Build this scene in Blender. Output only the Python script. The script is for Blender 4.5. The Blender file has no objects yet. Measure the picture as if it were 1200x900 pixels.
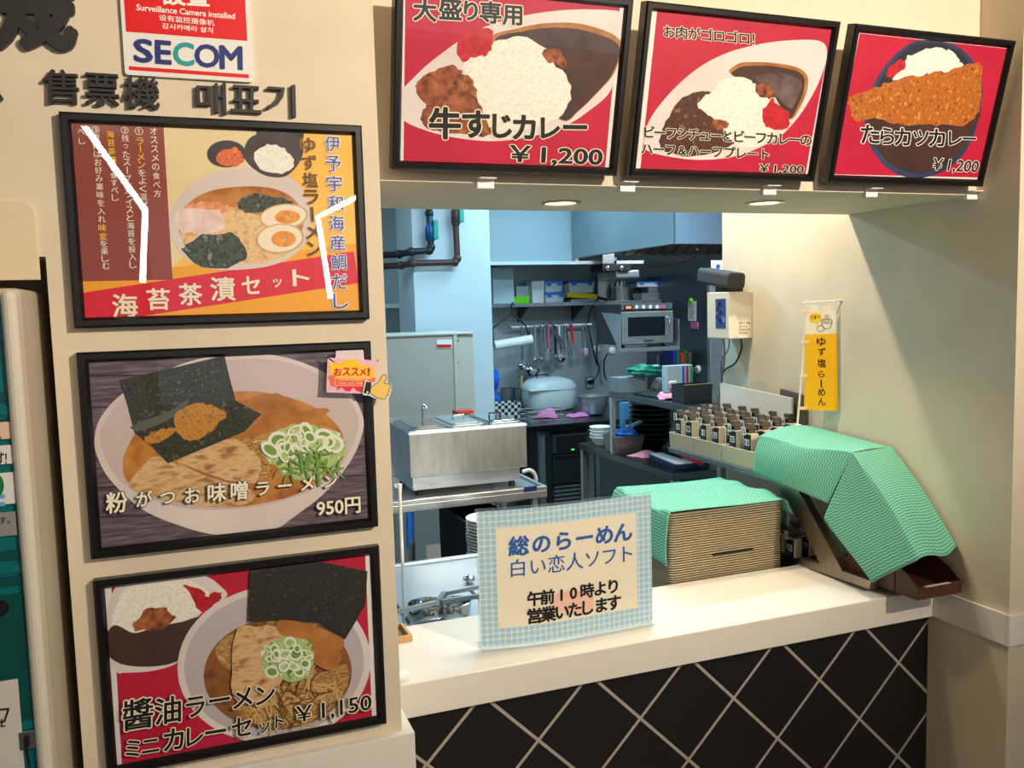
import bpy, bmesh, math, random
from mathutils import Vector, Matrix
random.seed(7)
C = bpy.context.scene.collection
SC = bpy.context.scene
PI = math.pi

# ------------------------------------------------------------------ camera, world, lights, exposure
EYE = Vector((0, 0, 1.75))
FPX = 1017.58
YAW, PITCH, ROLL = 0.355643911, 0.0901531806, 0.0273025937
def cam_axes():
    cy, sy = math.cos(YAW), math.sin(YAW)
    f = Vector((sy*math.cos(PITCH), cy*math.cos(PITCH), -math.sin(PITCH)))
    rt = Vector((cy, -sy, 0)); dn = f.cross(rt)
    c, s = math.cos(ROLL), math.sin(ROLL)
    return c*rt+s*dn, -s*rt+c*dn, f
AX, AY, AF = cam_axes()
cam = bpy.data.cameras.new('camera'); camo = bpy.data.objects.new('camera', cam); C.objects.link(camo)
camo.matrix_world = Matrix(((AX.x, -AY.x, -AF.x, EYE.x), (AX.y, -AY.y, -AF.y, EYE.y), (AX.z, -AY.z, -AF.z, EYE.z), (0, 0, 0, 1)))
cam.sensor_width = 36; cam.lens = FPX/1200*36; cam.clip_start = .02
SC.camera = camo
SC.view_settings.view_transform = 'Standard'; SC.view_settings.look = 'None'
SC.view_settings.exposure = 0.0; SC.view_settings.gamma = 1; SC.view_settings.use_curve_mapping = False
SC.cycles.use_denoising = True
SC.cycles.max_bounces = 8

w = bpy.data.worlds.new('world'); SC.world = w; w.use_nodes = True
w.node_tree.nodes['Background'].inputs[0].default_value = (.62, .78, 1, 1)
w.node_tree.nodes['Background'].inputs[1].default_value = .3

def lamp(name, kind, loc, target, power, col, **k):
    l = bpy.data.lights.new(name, kind); o = bpy.data.objects.new(name, l); C.objects.link(o)
    o.location = loc; l.energy = power; l.color = col
    for a, b in k.items(): setattr(l, a, b)
    o.rotation_euler = (Vector(target)-Vector(loc)).to_track_quat('-Z', 'Y').to_euler()
    return o
WARM = (1, .84, .65); COOL = (.46, .80, 1)
lamp('shop_spot', 'SPOT', (2.4, -1.5, 3.22), (1.2, 2.0, 2.55), 740, WARM, spot_size=1.3, spot_blend=1.0, shadow_soft_size=.035)
lamp('shop_spot_far', 'SPOT', (1.0, -.5, 3.05), (1.6, 2.0, 1.35), 22, WARM, spot_size=2.3, spot_blend=.5, shadow_soft_size=.035)
lamp('shop_ceiling_fill', 'AREA', (2.6, -2.2, 3.15), (2.6, -2.2, 0), 7, (1, .88, .72), shape='RECTANGLE', size=3.5, size_y=1.5)  # unseen soft fill below the shop ceiling, no fixture
lamp('window_daylight', 'AREA', (2.6, -6.6, 1.9), (1.2, 2, 1.3), 22, (.70, .84, 1), shape='RECTANGLE', size=6, size_y=2.4)
lamp('kitchen_tube_light', 'AREA', (2.0, 4.2, 2.72), (2.0, 4.25, 0), 46, COOL, shape='RECTANGLE', size=1.25, size_y=.12)
lamp('kitchen_fill_rear', 'AREA', (2.25, 5.35, 2.72), (2.3, 5.4, 0), 20, COOL, shape='RECTANGLE', size=.12, size_y=1.2)  # added fill with no fixture, brightens the back of the kitchen
lamp('kitchen_fill_side', 'AREA', (.35, 5.0, 2.72), (.5, 5.2, 0), 14, COOL, shape='RECTANGLE', size=.12, size_y=1.2)  # added unseen fill, lifts the back wall shaded by the pillar
lamp('hood_lamp', 'AREA', (3.7, 5.3, 2.55), (3.5, 5.8, 1.4), 22, (.8, .92, 1), shape='RECTANGLE', size=.6, size_y=.15)
lamp('kitchen_spot', 'SPOT', (1.75, 2.98, 2.72), (2.2, 3.0, 1.4), 60, WARM, spot_size=2.4, spot_blend=.6, shadow_soft_size=.03)

# ------------------------------------------------------------------ pixel rays (1200x900 frame) onto planes of the room
def ray(x, y): return (AX*(x-600)/FPX + AY*(y-450)/FPX + AF)
def onX(x, y, X): d = ray(x, y); return EYE + d*((X-EYE.x)/d.x)
def onY(x, y, Y): d = ray(x, y); return EYE + d*((Y-EYE.y)/d.y)
def onZ(x, y, Z): d = ray(x, y); return EYE + d*((Z-EYE.z)/d.z)
def spot(x0, x1, yb, yt, z):
    "base centre, width and height of a thing that stands on height z and spans these pixels"
    p = onZ((x0+x1)/2, yb, z); k = (p-EYE).dot(AF)/FPX
    return p, (x1-x0)*k, (yb-yt)*k
def size_at(p): return (Vector(p)-EYE).dot(AF)/FPX

# ------------------------------------------------------------------ materials
def lin(c):
    return tuple(((v/255)/12.92 if v/255 <= .04045 else ((v/255+.055)/1.055)**2.4) for v in c)
MATS = {}
def mat(name, col, rough=.5, metal=0, var=0, scale=20, bump=0, spec=.5, emit=None, estr=0, stretch=None, detail=4):
    if name in MATS: return MATS[name]
    m = bpy.data.materials.new(name); m.use_nodes = True; nt = m.node_tree; b = nt.nodes['Principled BSDF']
    L = lin(col); b.inputs['Base Color'].default_value = (*L, 1)
    b.inputs['Roughness'].default_value = rough; b.inputs['Metallic'].default_value = metal
    b.inputs['Specular IOR Level'].default_value = spec
    if emit: b.inputs['Emission Color'].default_value = (*lin(emit), 1); b.inputs['Emission Strength'].default_value = estr
    if var or bump:
        tc = nt.nodes.new('ShaderNodeTexCoord'); mp = nt.nodes.new('ShaderNodeMapping')
        nt.links.new(tc.outputs['Object'], mp.inputs[0])
        if stretch: mp.inputs['Scale'].default_value = stretch
        n = nt.nodes.new('ShaderNodeTexNoise'); n.inputs['Scale'].default_value = scale; n.inputs['Detail'].default_value = detail
        nt.links.new(mp.outputs[0], n.inputs['Vector'])
        if var:
            r = nt.nodes.new('ShaderNodeValToRGB')
            r.color_ramp.elements[0].position = .3; r.color_ramp.elements[1].position = .7
            r.color_ramp.elements[0].color = (*[v*(1-var) for v in L], 1); r.color_ramp.elements[1].color = (*[min(1, v*(1+var)) for v in L], 1)
            nt.links.new(n.outputs['Fac'], r.inputs[0]); nt.links.new(r.outputs[0], b.inputs['Base Color'])
        if bump:
            bp = nt.nodes.new('ShaderNodeBump'); bp.inputs['Strength'].default_value = bump; bp.inputs['Distance'].default_value = .004
            nt.links.new(n.outputs['Fac'], bp.inputs['Height']); nt.links.new(bp.outputs[0], b.inputs['Normal'])
    MATS[name] = m; return m
def food(name, cols, scale=70, rough=.55, detail=3, stretch=None):
    "a printed picture of food: speckles of several colours"
    if name in MATS: return MATS[name]
    m = mat(name, cols[0], rough); nt = m.node_tree; b = nt.nodes['Principled BSDF']
    tc = nt.nodes.new('ShaderNodeTexCoord'); mp = nt.nodes.new('ShaderNodeMapping'); nt.links.new(tc.outputs['Object'], mp.inputs[0])
    if stretch: mp.inputs['Scale'].default_value = stretch
    n = nt.nodes.new('ShaderNodeTexNoise'); n.inputs['Scale'].default_value = scale; n.inputs['Detail'].default_value = detail
    nt.links.new(mp.outputs[0], n.inputs['Vector'])
    r = nt.nodes.new('ShaderNodeValToRGB'); el = r.color_ramp.elements
    k = len(cols)
    el[0].position = .32; el[0].color = (*lin(cols[0]), 1); el[1].position = .68; el[1].color = (*lin(cols[-1]), 1)
    for i in range(1, k-1):
        e = el.new(.32+.36*i/(k-1)); e.color = (*lin(cols[i]), 1)
    nt.links.new(n.outputs['Fac'], r.inputs[0]); nt.links.new(r.outputs[0], b.inputs['Base Color'])
    return m
def pane_mat(name, ior=1.5, tint=(1, 1, 1), haze=0):
    m = bpy.data.materials.new(name); m.use_nodes = True; nt = m.node_tree; nt.nodes.clear()
    o = nt.nodes.new('ShaderNodeOutputMaterial'); t = nt.nodes.new('ShaderNodeBsdfTransparent'); g = nt.nodes.new('ShaderNodeBsdfGlossy')
    t.inputs[0].default_value = (*tint, 1); g.inputs['Roughness'].default_value = .01
    lw = nt.nodes.new('ShaderNodeLayerWeight'); lw.inputs[0].default_value = .5; pw = nt.nodes.new('ShaderNodeMath'); pw.operation = 'POWER'; pw.inputs[1].default_value = 5
    f = nt.nodes.new('ShaderNodeMath'); f.operation = 'MULTIPLY_ADD'; r0 = ((ior-1)/(ior+1))**2*1.35; f.inputs[1].default_value = 1-r0; f.inputs[2].default_value = r0
    nt.links.new(lw.outputs['Facing'], pw.inputs[0]); nt.links.new(pw.outputs[0], f.inputs[0]); x = nt.nodes.new('ShaderNodeMixShader')
    nt.links.new(f.outputs[0], x.inputs[0]); nt.links.new(t.outputs[0], x.inputs[1]); nt.links.new(g.outputs[0], x.inputs[2])
    last = x
    if haze:
        d = nt.nodes.new('ShaderNodeBsdfDiffuse'); d.inputs[0].default_value = (.8, .85, .88, 1)
        y = nt.nodes.new('ShaderNodeMixShader'); y.inputs[0].default_value = haze
        nt.links.new(x.outputs[0], y.inputs[1]); nt.links.new(d.outputs[0], y.inputs[2]); last = y
    nt.links.new(last.outputs[0], o.inputs[0]); MATS[name] = m; return m
PANE = pane_mat('picture_glass', 1.42)
CLEAR = pane_mat('clear_acrylic', 1.45, (.95, .97, .97), .06)
HAZY = pane_mat('cloudy_plastic', 1.4, (.80, .92, .97), .72)
WALL = mat('beige_wall', (226, 212, 188), .75, var=.05, scale=5, bump=.12)
WHITE = mat('white_slab', (240, 236, 228), .35)
BLACKF = mat('black_frame', (9, 9, 10), .34)
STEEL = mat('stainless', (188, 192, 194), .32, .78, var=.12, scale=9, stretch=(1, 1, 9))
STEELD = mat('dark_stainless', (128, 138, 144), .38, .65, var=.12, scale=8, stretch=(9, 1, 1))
CHROME = mat('chrome', (215, 218, 220), .12, 1)
KWHITE = mat('kitchen_white', (196, 206, 212), .55, var=.02, scale=3)
BLACK = mat('black_plastic', (14, 14, 15), .45)
BLACKM = mat('matte_black', (8, 9, 10), .8)
CREAM = mat('cream_plastic', (226, 216, 198), .42)
WPLAST = mat('white_plastic', (236, 236, 232), .4)
PINKC = mat('pink_cloth', (232, 150, 176), .9, var=.08, scale=60, bump=.4)
PAPER = mat('paper', (238, 236, 230), .7)
BROWN = mat('brown_plastic', (84, 42, 26), .42, var=.05, scale=12)
GREENB = mat('green_plastic', (96, 205, 20), .45)
BLUEP = mat('blue_plastic', (30, 110, 205), .45)
RED = mat('red_plastic', (215, 24, 28), .45)
INK = mat('black_ink', (12, 10, 12), .5)
DARKL = mat('dark_lettering', (40, 38, 38), .5)
CREAMP = mat('cream_print', (246, 238, 214), .5)
WHITEP = mat('white_print', (246, 242, 238), .5)
YELP = mat('yellow_print', (250, 205, 40), .5)

# ------------------------------------------------------------------ meshes and objects
WL = {}
class MB:
    def __init__(s): s.v = []; s.f = []; s.m = []; s.uv = {}
    def add(s, vs, fs, m=0):
        o = len(s.v); s.v += [Vector(p) for p in vs]
        for f in fs: s.f.append([i+o for i in f]); s.m.append(m)
        return o
    def box(s, a, b, m=0, M=None):
        x0, y0, z0 = a; x1, y1, z1 = b
        p = [Vector(q) for q in ((x0,y0,z0),(x1,y0,z0),(x1,y1,z0),(x0,y1,z0),(x0,y0,z1),(x1,y0,z1),(x1,y1,z1),(x0,y1,z1))]
        if M: p = [M @ q for q in p]
        s.add(p, [(0,3,2,1),(4,5,6,7),(0,1,5,4),(1,2,6,5),(2,3,7,6),(3,0,4,7)], m); return s
    def taper(s, c, w, d, h, w2, d2, m=0, n=4, open_top=False, t=.004, rz=0):
        "tapered tray or tub standing on c"
        M = Matrix.Translation(c) @ Matrix.Rotation(rz, 4, 'Z')
        def ring(w, d, z): return [M @ Vector(q) for q in ((-w/2,-d/2,z),(w/2,-d/2,z),(w/2,d/2,z),(-w/2,d/2,z))]
        if not open_top:
            s.add(ring(w, d, 0)+ring(w2, d2, h), [(3,2,1,0),(4,5,6,7)]+[(i,(i+1)%4,(i+1)%4+4,i+4) for i in range(4)], m)
        else:
            R = ring(w, d, 0)+ring(w2, d2, h)+ring(w2-2*t, d2-2*t, h)+ring(w-2*t, d-2*t, t)
            f = [(3,2,1,0),(12,13,14,15)]
            for k in range(3): f += [(i+4*k,(i+1)%4+4*k,(i+1)%4+4*k+4,i+4*k+4) for i in range(4)]
            s.add(R, f, m)
        return s
    def lathe(s, c, prof, m=0, n=28, ax='Z', sx=1, sy=1, M=None):
        c = Vector(c); vs = []; fs = []
        for r, z in prof:
            for i in range(n):
                a = 2*PI*i/n; x, y = r*math.cos(a)*sx, r*math.sin(a)*sy
                q = Vector((x, y, z)) if ax == 'Z' else (Vector((x, z, y)) if ax == 'Y' else Vector((z, x, y)))
                if M: q = M @ q
                vs.append(c+q)
        for k in range(len(prof)-1):
            for i in range(n): fs.append((k*n+i, k*n+(i+1)%n, (k+1)*n+(i+1)%n, (k+1)*n+i))
        if prof[0][0] > 1e-5: fs.append(tuple(range(n))[::-1])
        if prof[-1][0] > 1e-5: fs.append(tuple(range((len(prof)-1)*n, len(prof)*n)))
        s.add(vs, fs, m); return s
    def tube(s, pts, r, m=0, n=10, cap=True):
        pts = [Vector(p) for p in pts]; R = r if isinstance(r, (list, tuple)) else [r]*len(pts)
        vs = []; fs = []; up = Vector((0, 0, 1)); last = None
        for i, p in enumerate(pts):
            d = (pts[min(i+1, len(pts)-1)]-pts[max(i-1, 0)]).normalized()
            if last is None:
                a = d.cross(up if abs(d.dot(up)) < .95 else Vector((1, 0, 0))).normalized()
            else: a = (last-d*last.dot(d)).normalized()
            last = a; b = d.cross(a)
            for k in range(n):
                t = 2*PI*k/n; vs.append(p+(a*math.cos(t)+b*math.sin(t))*R[i])
        for i in range(len(pts)-1):
            for k in range(n): fs.append((i*n+k, i*n+(k+1)%n, (i+1)*n+(k+1)%n, (i+1)*n+k))
        if cap: fs.append(tuple(range(n))[::-1]); fs.append(tuple(range((len(pts)-1)*n, len(pts)*n)))
        s.add(vs, fs, m); return s
    def prism(s, a, b, m=0):
        "solid between two matching outlines"
        n = len(a); s.add(list(a)+list(b), [tuple(range(n))[::-1], tuple(range(n, 2*n))]+[(i,(i+1)%n,(i+1)%n+n,i+n) for i in range(n)], m); return s
    def face(s, pts, m=0): s.add(pts, [tuple(range(len(pts)))], m); return s
    def ball(s, c, r, m=0, n=14, k=8, sc=(1, 1, 1)):
        prof = [(r*math.sin(PI*i/k)*1.0 if 0 < i < k else 0.0, -r*math.cos(PI*i/k)*sc[2]) for i in range(k+1)]
        return s.lathe(c, prof, m, n, sx=sc[0], sy=sc[1])
    def grid(s, fn, nu, nv, m=0, uvfn=None):
        vs = [fn(i/nu, j/nv) for j in range(nv+1) for i in range(nu+1)]
        o = s.add(vs, [(j*(nu+1)+i, j*(nu+1)+i+1, (j+1)*(nu+1)+i+1, (j+1)*(nu+1)+i) for j in range(nv) for i in range(nu)], m)
        if uvfn:
            for j in range(nv+1):
                for i in range(nu+1): s.uv[o+j*(nu+1)+i] = uvfn(i/nu, j/nv)
        return s
def obj(name, mb, mats, parent=None, bevel=0, smooth=False, solid=0, base=False, seg=2, offset=0):
    if not isinstance(mats, (list, tuple)): mats = [mats]
    me = bpy.data.meshes.new(name)
    lo = Vector([min(v[i] for v in mb.v) for i in range(3)]); hi = Vector([max(v[i] for v in mb.v) for i in range(3)])
    c = (lo+hi)/2
    if parent is None: c.z = lo.z
    me.from_pydata([v-c for v in mb.v], [], mb.f)
    for m in mats: me.materials.append(m)
    for p, k in zip(me.polygons, mb.m): p.material_index = k; p.use_smooth = smooth
    if mb.uv:
        uv = me.uv_layers.new(name='UVMap')
        for lp in me.loops: uv.data[lp.index].uv = mb.uv.get(lp.vertex_index, (0, 0))
    bm = bmesh.new(); bm.from_mesh(me)
    if not smooth or solid == 0: bmesh.ops.recalc_face_normals(bm, faces=bm.faces) if not mb.uv else None
    bm.to_mesh(me); bm.free()
    o = bpy.data.objects.new(name, me); C.objects.link(o)
    WL[o.name] = c
    if parent is not None: o.parent = parent; o.location = c-WL[parent.name]
    else: o.location = c
    if solid:
        k = o.modifiers.new('Solid', 'SOLIDIFY'); k.thickness = solid; k.offset = offset
    if bevel:
        k = o.modifiers.new('Bevel', 'BEVEL'); k.width = bevel; k.segments = seg; k.limit_method = 'ANGLE'; k.angle_limit = .6
    if smooth: me.set_sharp_from_angle(angle=math.radians(42))
    return o
def thing(name, label, cat, loc, group=None):
    o = bpy.data.objects.new(name, None); C.objects.link(o); o.location = loc; o.empty_display_size = .05
    WL[o.name] = Vector(loc); return tag(o, label, cat, group)
def tag(o, label, cat, group=None, kind=None):
    o['label'] = label; o['category'] = cat
    if group: o['group'] = group
    if kind: o['kind'] = kind
    return o
def struct(name, mb, m, **k):
    o = obj(name, mb, m, **k); o['kind'] = 'structure'; return o
def dup(o, move, label=None, group=None, parent=None):
    c = o.copy(); C.objects.link(c)
    WL[c.name] = WL[o.name]+Vector(move) if o.name in WL else Vector(move)
    if parent is not None: c.parent = parent
    else:
        c.location = o.location+Vector(move)
        if label: c['label'] = label
        if group: c['group'] = group
    for ch in list(o.children): dup(ch, (0, 0, 0), parent=c)
    return c

# ------------------------------------------------------------------ lettering (the font that ships inside Blender)
TX = {}
def glyphs(s, off=0):
    if (s, off) in TX: return TX[(s, off)]
    c = bpy.data.curves.new('t', 'FONT'); c.body = s; c.resolution_u = 3; c.offset = off
    o = bpy.data.objects.new('t', c); C.objects.link(o)
    dg = bpy.context.evaluated_depsgraph_get(); dg.update()
    me = bpy.data.meshes.new_from_object(o.evaluated_get(dg))
    r = ([(v.co.x, v.co.y) for v in me.vertices], [tuple(p.vertices) for p in me.polygons])
    bpy.data.objects.remove(o); bpy.data.curves.remove(c); bpy.data.meshes.remove(me)
    TX[(s, off)] = r; return r
def text(mb, fn, s, bl, br, tl, h, m=0, off=0, thick=0):
    "lay the words s into the box with corners bl, br, tl (2-D) through fn(u, v, h)"
    bl, br, tl = Vector(bl), Vector(br), Vector(tl)
    V, F = glyphs(s, 0)
    x0, x1 = min(p[0] for p in V), max(p[0] for p in V); y0, y1 = min(p[1] for p in V), max(p[1] for p in V)
    def pt(p, hh):
        q = bl+(br-bl)*((p[0]-x0)/max(x1-x0, 1e-6))+(tl-bl)*((p[1]-y0)/max(y1-y0, 1e-6)); return fn(q.x, q.y, hh)
    n = len(V); cnt = {}
    if thick:
        for f in F:
            for i in range(len(f)):
                e = (f[i], f[(i+1) % len(f)]); cnt[tuple(sorted(e))] = cnt.get(tuple(sorted(e)), []) + [e]
    side = [(e[0][0], e[0][1], e[0][1]+n, e[0][0]+n) for e in cnt.values() if len(e) == 1]
    # heavier strokes: the same glyph struck several times round a small circle
    k = 0 if off < .004 else (6 if off < .03 else 10)
    for j, (dx, dy) in enumerate([(0, 0)]+[(off*math.cos(2*PI*i/k), off*math.sin(2*PI*i/k)) for i in range(k)]):
        h += 2e-5 if j else 0; P_ = [(p[0]+dx, p[1]+dy) for p in V]
        if not thick: mb.add([pt(p, h) for p in P_], F, m)
        else: mb.add([pt(p, h) for p in P_]+[pt(p, h+thick) for p in P_], [tuple(i+n for i in f) for f in F]+side, m)
def chbox(ch, x, y, k, sl=0):
    "corners (y down) of one character set on its own em square centred on x, y"
    V, _ = glyphs(ch, 0); x0, x1 = min(p[0] for p in V), max(p[0] for p in V); y0, y1 = min(p[1] for p in V), max(p[1] for p in V)
    cjk = ord(ch) > 0x2e80; xc = .5 if cjk else (x0+x1)/2; yc = .38 if cjk else .36
    f = lambda a, b: (x+(a-xc)*k, y-(b-yc)*k+sl*(a-xc)*k)
    return f(x0, y0), f(x1, y0), f(x0, y1)
def column(mb, fn, s, top, bot, size, h, mats):
    "a vertical line of characters from top to bot (centres, 2-D); mats = list of (material, offset, h)"
    top, bot = Vector(top), Vector(bot); n = len(s)
    ax = (top-bot).normalized(); px = Vector((ax.y, -ax.x))
    for i, ch in enumerate(s):
        c = top+(bot-top)*(i/max(n-1, 1))
        k = size*.5; kw = k
        if ch in 'ー丨': ch = '丨'; kw = k*.12
        elif ch in 'っッ、':  k *= .6; kw = k
        a = c-px*kw-ax*k
        for (m, off, hh) in mats: text(mb, fn, ch, a, a+px*2*kw, a+ax*2*k, h+hh, m, off)
def crop(ox, oy, s): return lambda x, y: (ox+x/s, oy+y/s)
def smooth(pts, k=5, closed=True):
    P = [Vector(p) for p in pts]; n = len(P); out = []
    for i in range(n if closed else n-1):
        if closed: p0, p1, p2, p3 = P[(i-1) % n], P[i], P[(i+1) % n], P[(i+2) % n]
        else: p0, p1, p2, p3 = P[max(i-1, 0)], P[i], P[i+1], P[min(i+2, n-1)]
        for j in range(k):
            t = j/k; out.append(.5*((2*p1)+(p2-p0)*t+(2*p0-5*p1+4*p2-p3)*t*t+(3*p1-p0-3*p2+p3)*t**3))
    if not closed: out.append(P[-1])
    return out
def rag(pts, a):
    return [p+Vector((random.uniform(-a, a), random.uniform(-a, a))) for p in pts]
def ell(cx, cy, rx, ry, n=40, rot=0, a0=0, a1=2*PI):
    return [Vector((cx+rx*math.cos(t)*math.cos(rot)-ry*math.sin(t)*math.sin(rot), cy+rx*math.cos(t)*math.sin(rot)+ry*math.sin(t)*math.cos(rot))) for t in [a0+(a1-a0)*i/n for i in range(n)]]
class Plane:
    def __init__(s, o, u, v):
        s.o = Vector(o); s.u = Vector(u).normalized(); s.v = Vector(v).normalized(); s.n = s.u.cross(s.v)
    def w(s, a, b, h=0): return s.o+s.u*a+s.v*b+s.n*h
    def loc(s, x, y):
        d = ray(x, y); p = EYE+d*((s.o-EYE).dot(s.n)/d.dot(s.n))-s.o; return Vector((p.dot(s.u), p.dot(s.v)))

# ------------------------------------------------------------------ the setting
RX = 2.342                                    # face of the wall on the far side of the hatch
m = MB(); m.box((-.251, 1.925, .0), (.417, 2.35, 3.3)); m.box((-1.6, 1.925, 1.87), (-.251, 2.35, 3.3)); m.box((-1.6, 2.25, 0), (-.251, 2.35, 1.87)); struct('wall_left', m, WALL)
m = MB(); m.box((.417, 2.075, 2.054), (RX, 2.64, 3.3)); struct('wall_front', m, WALL)
m = MB(); m.box((RX, 1.925, 0), (5.2, 3.46, 3.3)); struct('wall_right', m, WALL)
FLOOR = mat('floor_tiles', (120, 112, 104), .4, var=.1, scale=4)
m = MB(); m.box((-5, -7.2, -.06), (6, 7.1, 0)); struct('floor', m, FLOOR)
m = MB(); m.box((-5, -7.2, 3.3), (6, 2.64, 3.36)); m.box((-5, 2.64, 2.8), (6, 7.1, 2.86)); struct('ceiling', m, mat('ceiling_white', (214, 208, 198), .8))
m = MB(); m.box((-5.1, -7.2, 0), (-5, 2.35, 3.3)); struct('wall_hall', m, WALL)
m = MB(); m.box((6, -7.2, 0), (6.1, 2.35, 3.3)); struct('wall_side', m, WALL)
m = MB(); m.box((5.1, 1.925, 0), (6, 2.1, 3.3)); m.box((-5, 2.2, 0), (-1.6, 2.35, 3.3)); struct('wall_outer', m, WALL)
# shop front behind the viewer: mullions with open daylight beyond
m = MB()
m.box((-5, -7.2, 0), (6, -7.05, .5)); m.box((-5, -7.2, 2.85), (6, -7.05, 3.3)); m.box((-5, -7.17, 1.45), (6, -7.08, 1.62))
for i in range(13):
    x = -5+i*11/12; m.box((x-.07, -7.2, .5), (x+.07, -7.05, 2.85))
struct('window_1', m, mat('window_frame', (60, 58, 56), .5))
# kitchen shell
m = MB(); m.box((-1.2, 6.9, 0), (5.2, 7.1, 2.8)); struct('wall_back', m, KWHITE)
m = MB(); m.box((-1.3, 2.35, 0), (-1.2, 7.1, 2.8)); struct('wall_kitchen', m, KWHITE)
m = MB(); m.box((5.2, 3.0, 0), (5.3, 7.1, 2.8)); struct('wall_store', m, KWHITE)
m = MB(); m.box((1.413, 5.6, 0), (1.948, 6.05, 2.8)); struct('wall_pillar', m, KWHITE)
m = MB(); m.box((1.948, 6.872, .88), (5.0, 6.899, 2.1)); struct('trim_1', m, mat('splashback', (168, 180, 186), .36, .45, var=.08, scale=6, stretch=(9, 1, 1)))                 # steel splashback
m = MB(); m.box((1.948, 6.3, 2.085), (2.93, 6.898, 2.8)); struct('trim_2', m, mat('duct_boxing', (168, 184, 192), .5))  # boxed beam above the shelf
m = MB(); m.box((1.95, 6.28, 2.06), (3.5, 6.31, 2.085)); struct('trim_3', m, mat('pale_trim', (225, 232, 236), .4))
# wall trims at counter height
m = MB(); m.box((RX-.012, 1.912, .652), (5.2, 1.925, .752)); m.box((RX-.012, 1.925, .652), (RX, 2.2065, .752)); struct('trim_4', m, WHITE, bevel=.002)
m = MB(); m.box((-.26, 1.905, .655), (.443, 1.925, .768)); m.box((.417, 1.925, .655), (.443, 2.2065, .768)); struct('trim_5', m, WHITE, bevel=.002)

# ---- counter front: black tiles laid on the diagonal
def tile_mat():
    m = bpy.data.materials.new('diagonal_tiles'); m.use_nodes = True; nt = m.node_tree; b = nt.nodes['Principled BSDF']
    N = nt.nodes.new; Lk = nt.links.new
    uv = N('ShaderNodeUVMap'); sep = N('ShaderNodeSeparateXYZ'); Lk(uv.outputs[0], sep.inputs[0])
    def math_(op, a, bb):
        q = N('ShaderNodeMath'); q.operation = op
        for i, z in enumerate((a, bb)):
            if z is None: continue
            if isinstance(z, (int, float)): q.inputs[i].default_value = z
            else: Lk(z, q.inputs[i])
        return q.outputs[0]
    # uv is already in lattice units: whole numbers are grout lines
    d = []
    for k in (0, 1):
        f = math_('FRACT', sep.outputs[k], None); f = math_('SUBTRACT', f, .5); f = math_('ABSOLUTE', f, None)
        d.append(math_('GREATER_THAN', f, .5-.0195))
    g = math_('MAXIMUM', d[0], d[1])
    n = N('ShaderNodeTexNoise'); n.inputs['Scale'].default_value = 60; n.inputs['Detail'].default_value = 5
    r = N('ShaderNodeValToRGB'); r.color_ramp.elements[0].color = (*lin((13, 13, 14)), 1); r.color_ramp.elements[1].color = (*lin((27, 27, 29)), 1)
    tc = N('ShaderNodeTexCoord'); Lk(tc.outputs['Object'], n.inputs['Vector']); Lk(n.outputs['Fac'], r.inputs[0])
    x = N('ShaderNodeMix'); x.data_type = 'RGBA'; Lk(g, x.inputs[0]); Lk(r.outputs[0], x.inputs[6]); x.inputs[7].default_value = (*lin((178, 170, 156)), 1)
    Lk(x.outputs[2], b.inputs['Base Color']); Lk(math_('MULTIPLY_ADD', g, .3), b.inputs['Roughness'])
    b.inputs['Roughness'].default_value = .5
    rr = math_('MULTIPLY', g, .35); Lk(math_('ADD', rr, .42), b.inputs['Roughness'])
    bp = N('ShaderNodeBump'); bp.inputs['Strength'].default_value = .35; bp.inputs['Distance'].default_value = .003; bp.invert = True
    Lk(g, bp.inputs['Height']); Lk(bp.outputs[0], b.inputs['Normal'])
    return m
m = MB(); m.box((.3, 2.238, 0), (RX, 2.30, .652))
def latt(p): X = (p.x-.883)/.3327; Z = (p.z-1.75+1.2525)/.3335; return (X+Z, X-Z)
for i, v in enumerate(m.v): m.uv[i] = latt(v)
ob = obj('wall_counter', m, tile_mat()); ob['kind'] = 'structure'
# ---- counter slab
m = MB(); m.box((.418, 2.207, .652), (RX-.0025, 2.625, .75))
tag(obj('serving_counter', m, mat('counter_laminate', (238, 232, 222), .32, var=.015, scale=3), bevel=.004), 'white laminate serving counter slab running across the hatch above black diagonal tiles', 'counter')

# ------------------------------------------------------------------ framed menu posters
FW, FH, FB = .585, .417, .0205
WOODP = food('print_dark_planks', [(70, 52, 60), (98, 80, 92), (128, 112, 124)], 12, stretch=(1.2, 1, 14))
CRIM = food('print_crimson', [(186, 0, 50), (202, 8, 60)], 8)
PLATE = food('print_plate', [(222, 210, 206), (236, 228, 226)], 5)
BOWLW = food('print_bowl', [(214, 198, 196), (232, 220, 216)], 4)
RICE = food('print_rice', [(232, 224, 204), (246, 242, 232), (250, 247, 240)], 150)
CURRY = food('print_curry', [(52, 28, 22), (74, 42, 34), (62, 36, 28)], 14)
STEW = food('print_stew', [(44, 16, 12), (92, 46, 32), (70, 30, 20), (150, 104, 84)], 70)
MEAT = food('print_meat', [(84, 34, 12), (150, 78, 34), (182, 112, 58)], 60)
GINGER = food('print_red_ginger', [(168, 4, 22), (214, 22, 44)], 70)
SAUCE = food('print_sauce_rim', [(150, 92, 30), (190, 128, 50)], 30)
SOUP = food('print_broth', [(160, 92, 24), (196, 126, 44), (206, 146, 70)], 22)
SOUPD = food('print_dark_broth', [(104, 56, 18), (150, 92, 36), (128, 72, 24)], 24)
NOODLE = food('print_noodles', [(120, 70, 22), (206, 164, 92), (150, 96, 36), (222, 190, 120)], 45, stretch=(1, 1, 2.5))
NORI = food('print_seaweed', [(8, 12, 8), (58, 64, 46), (18, 22, 14), (96, 98, 74)], 110, detail=8)
NORID = food('print_dark_seaweed', [(12, 10, 6), (44, 40, 26), (20, 18, 10), (78, 74, 50)], 100, detail=8)
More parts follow.
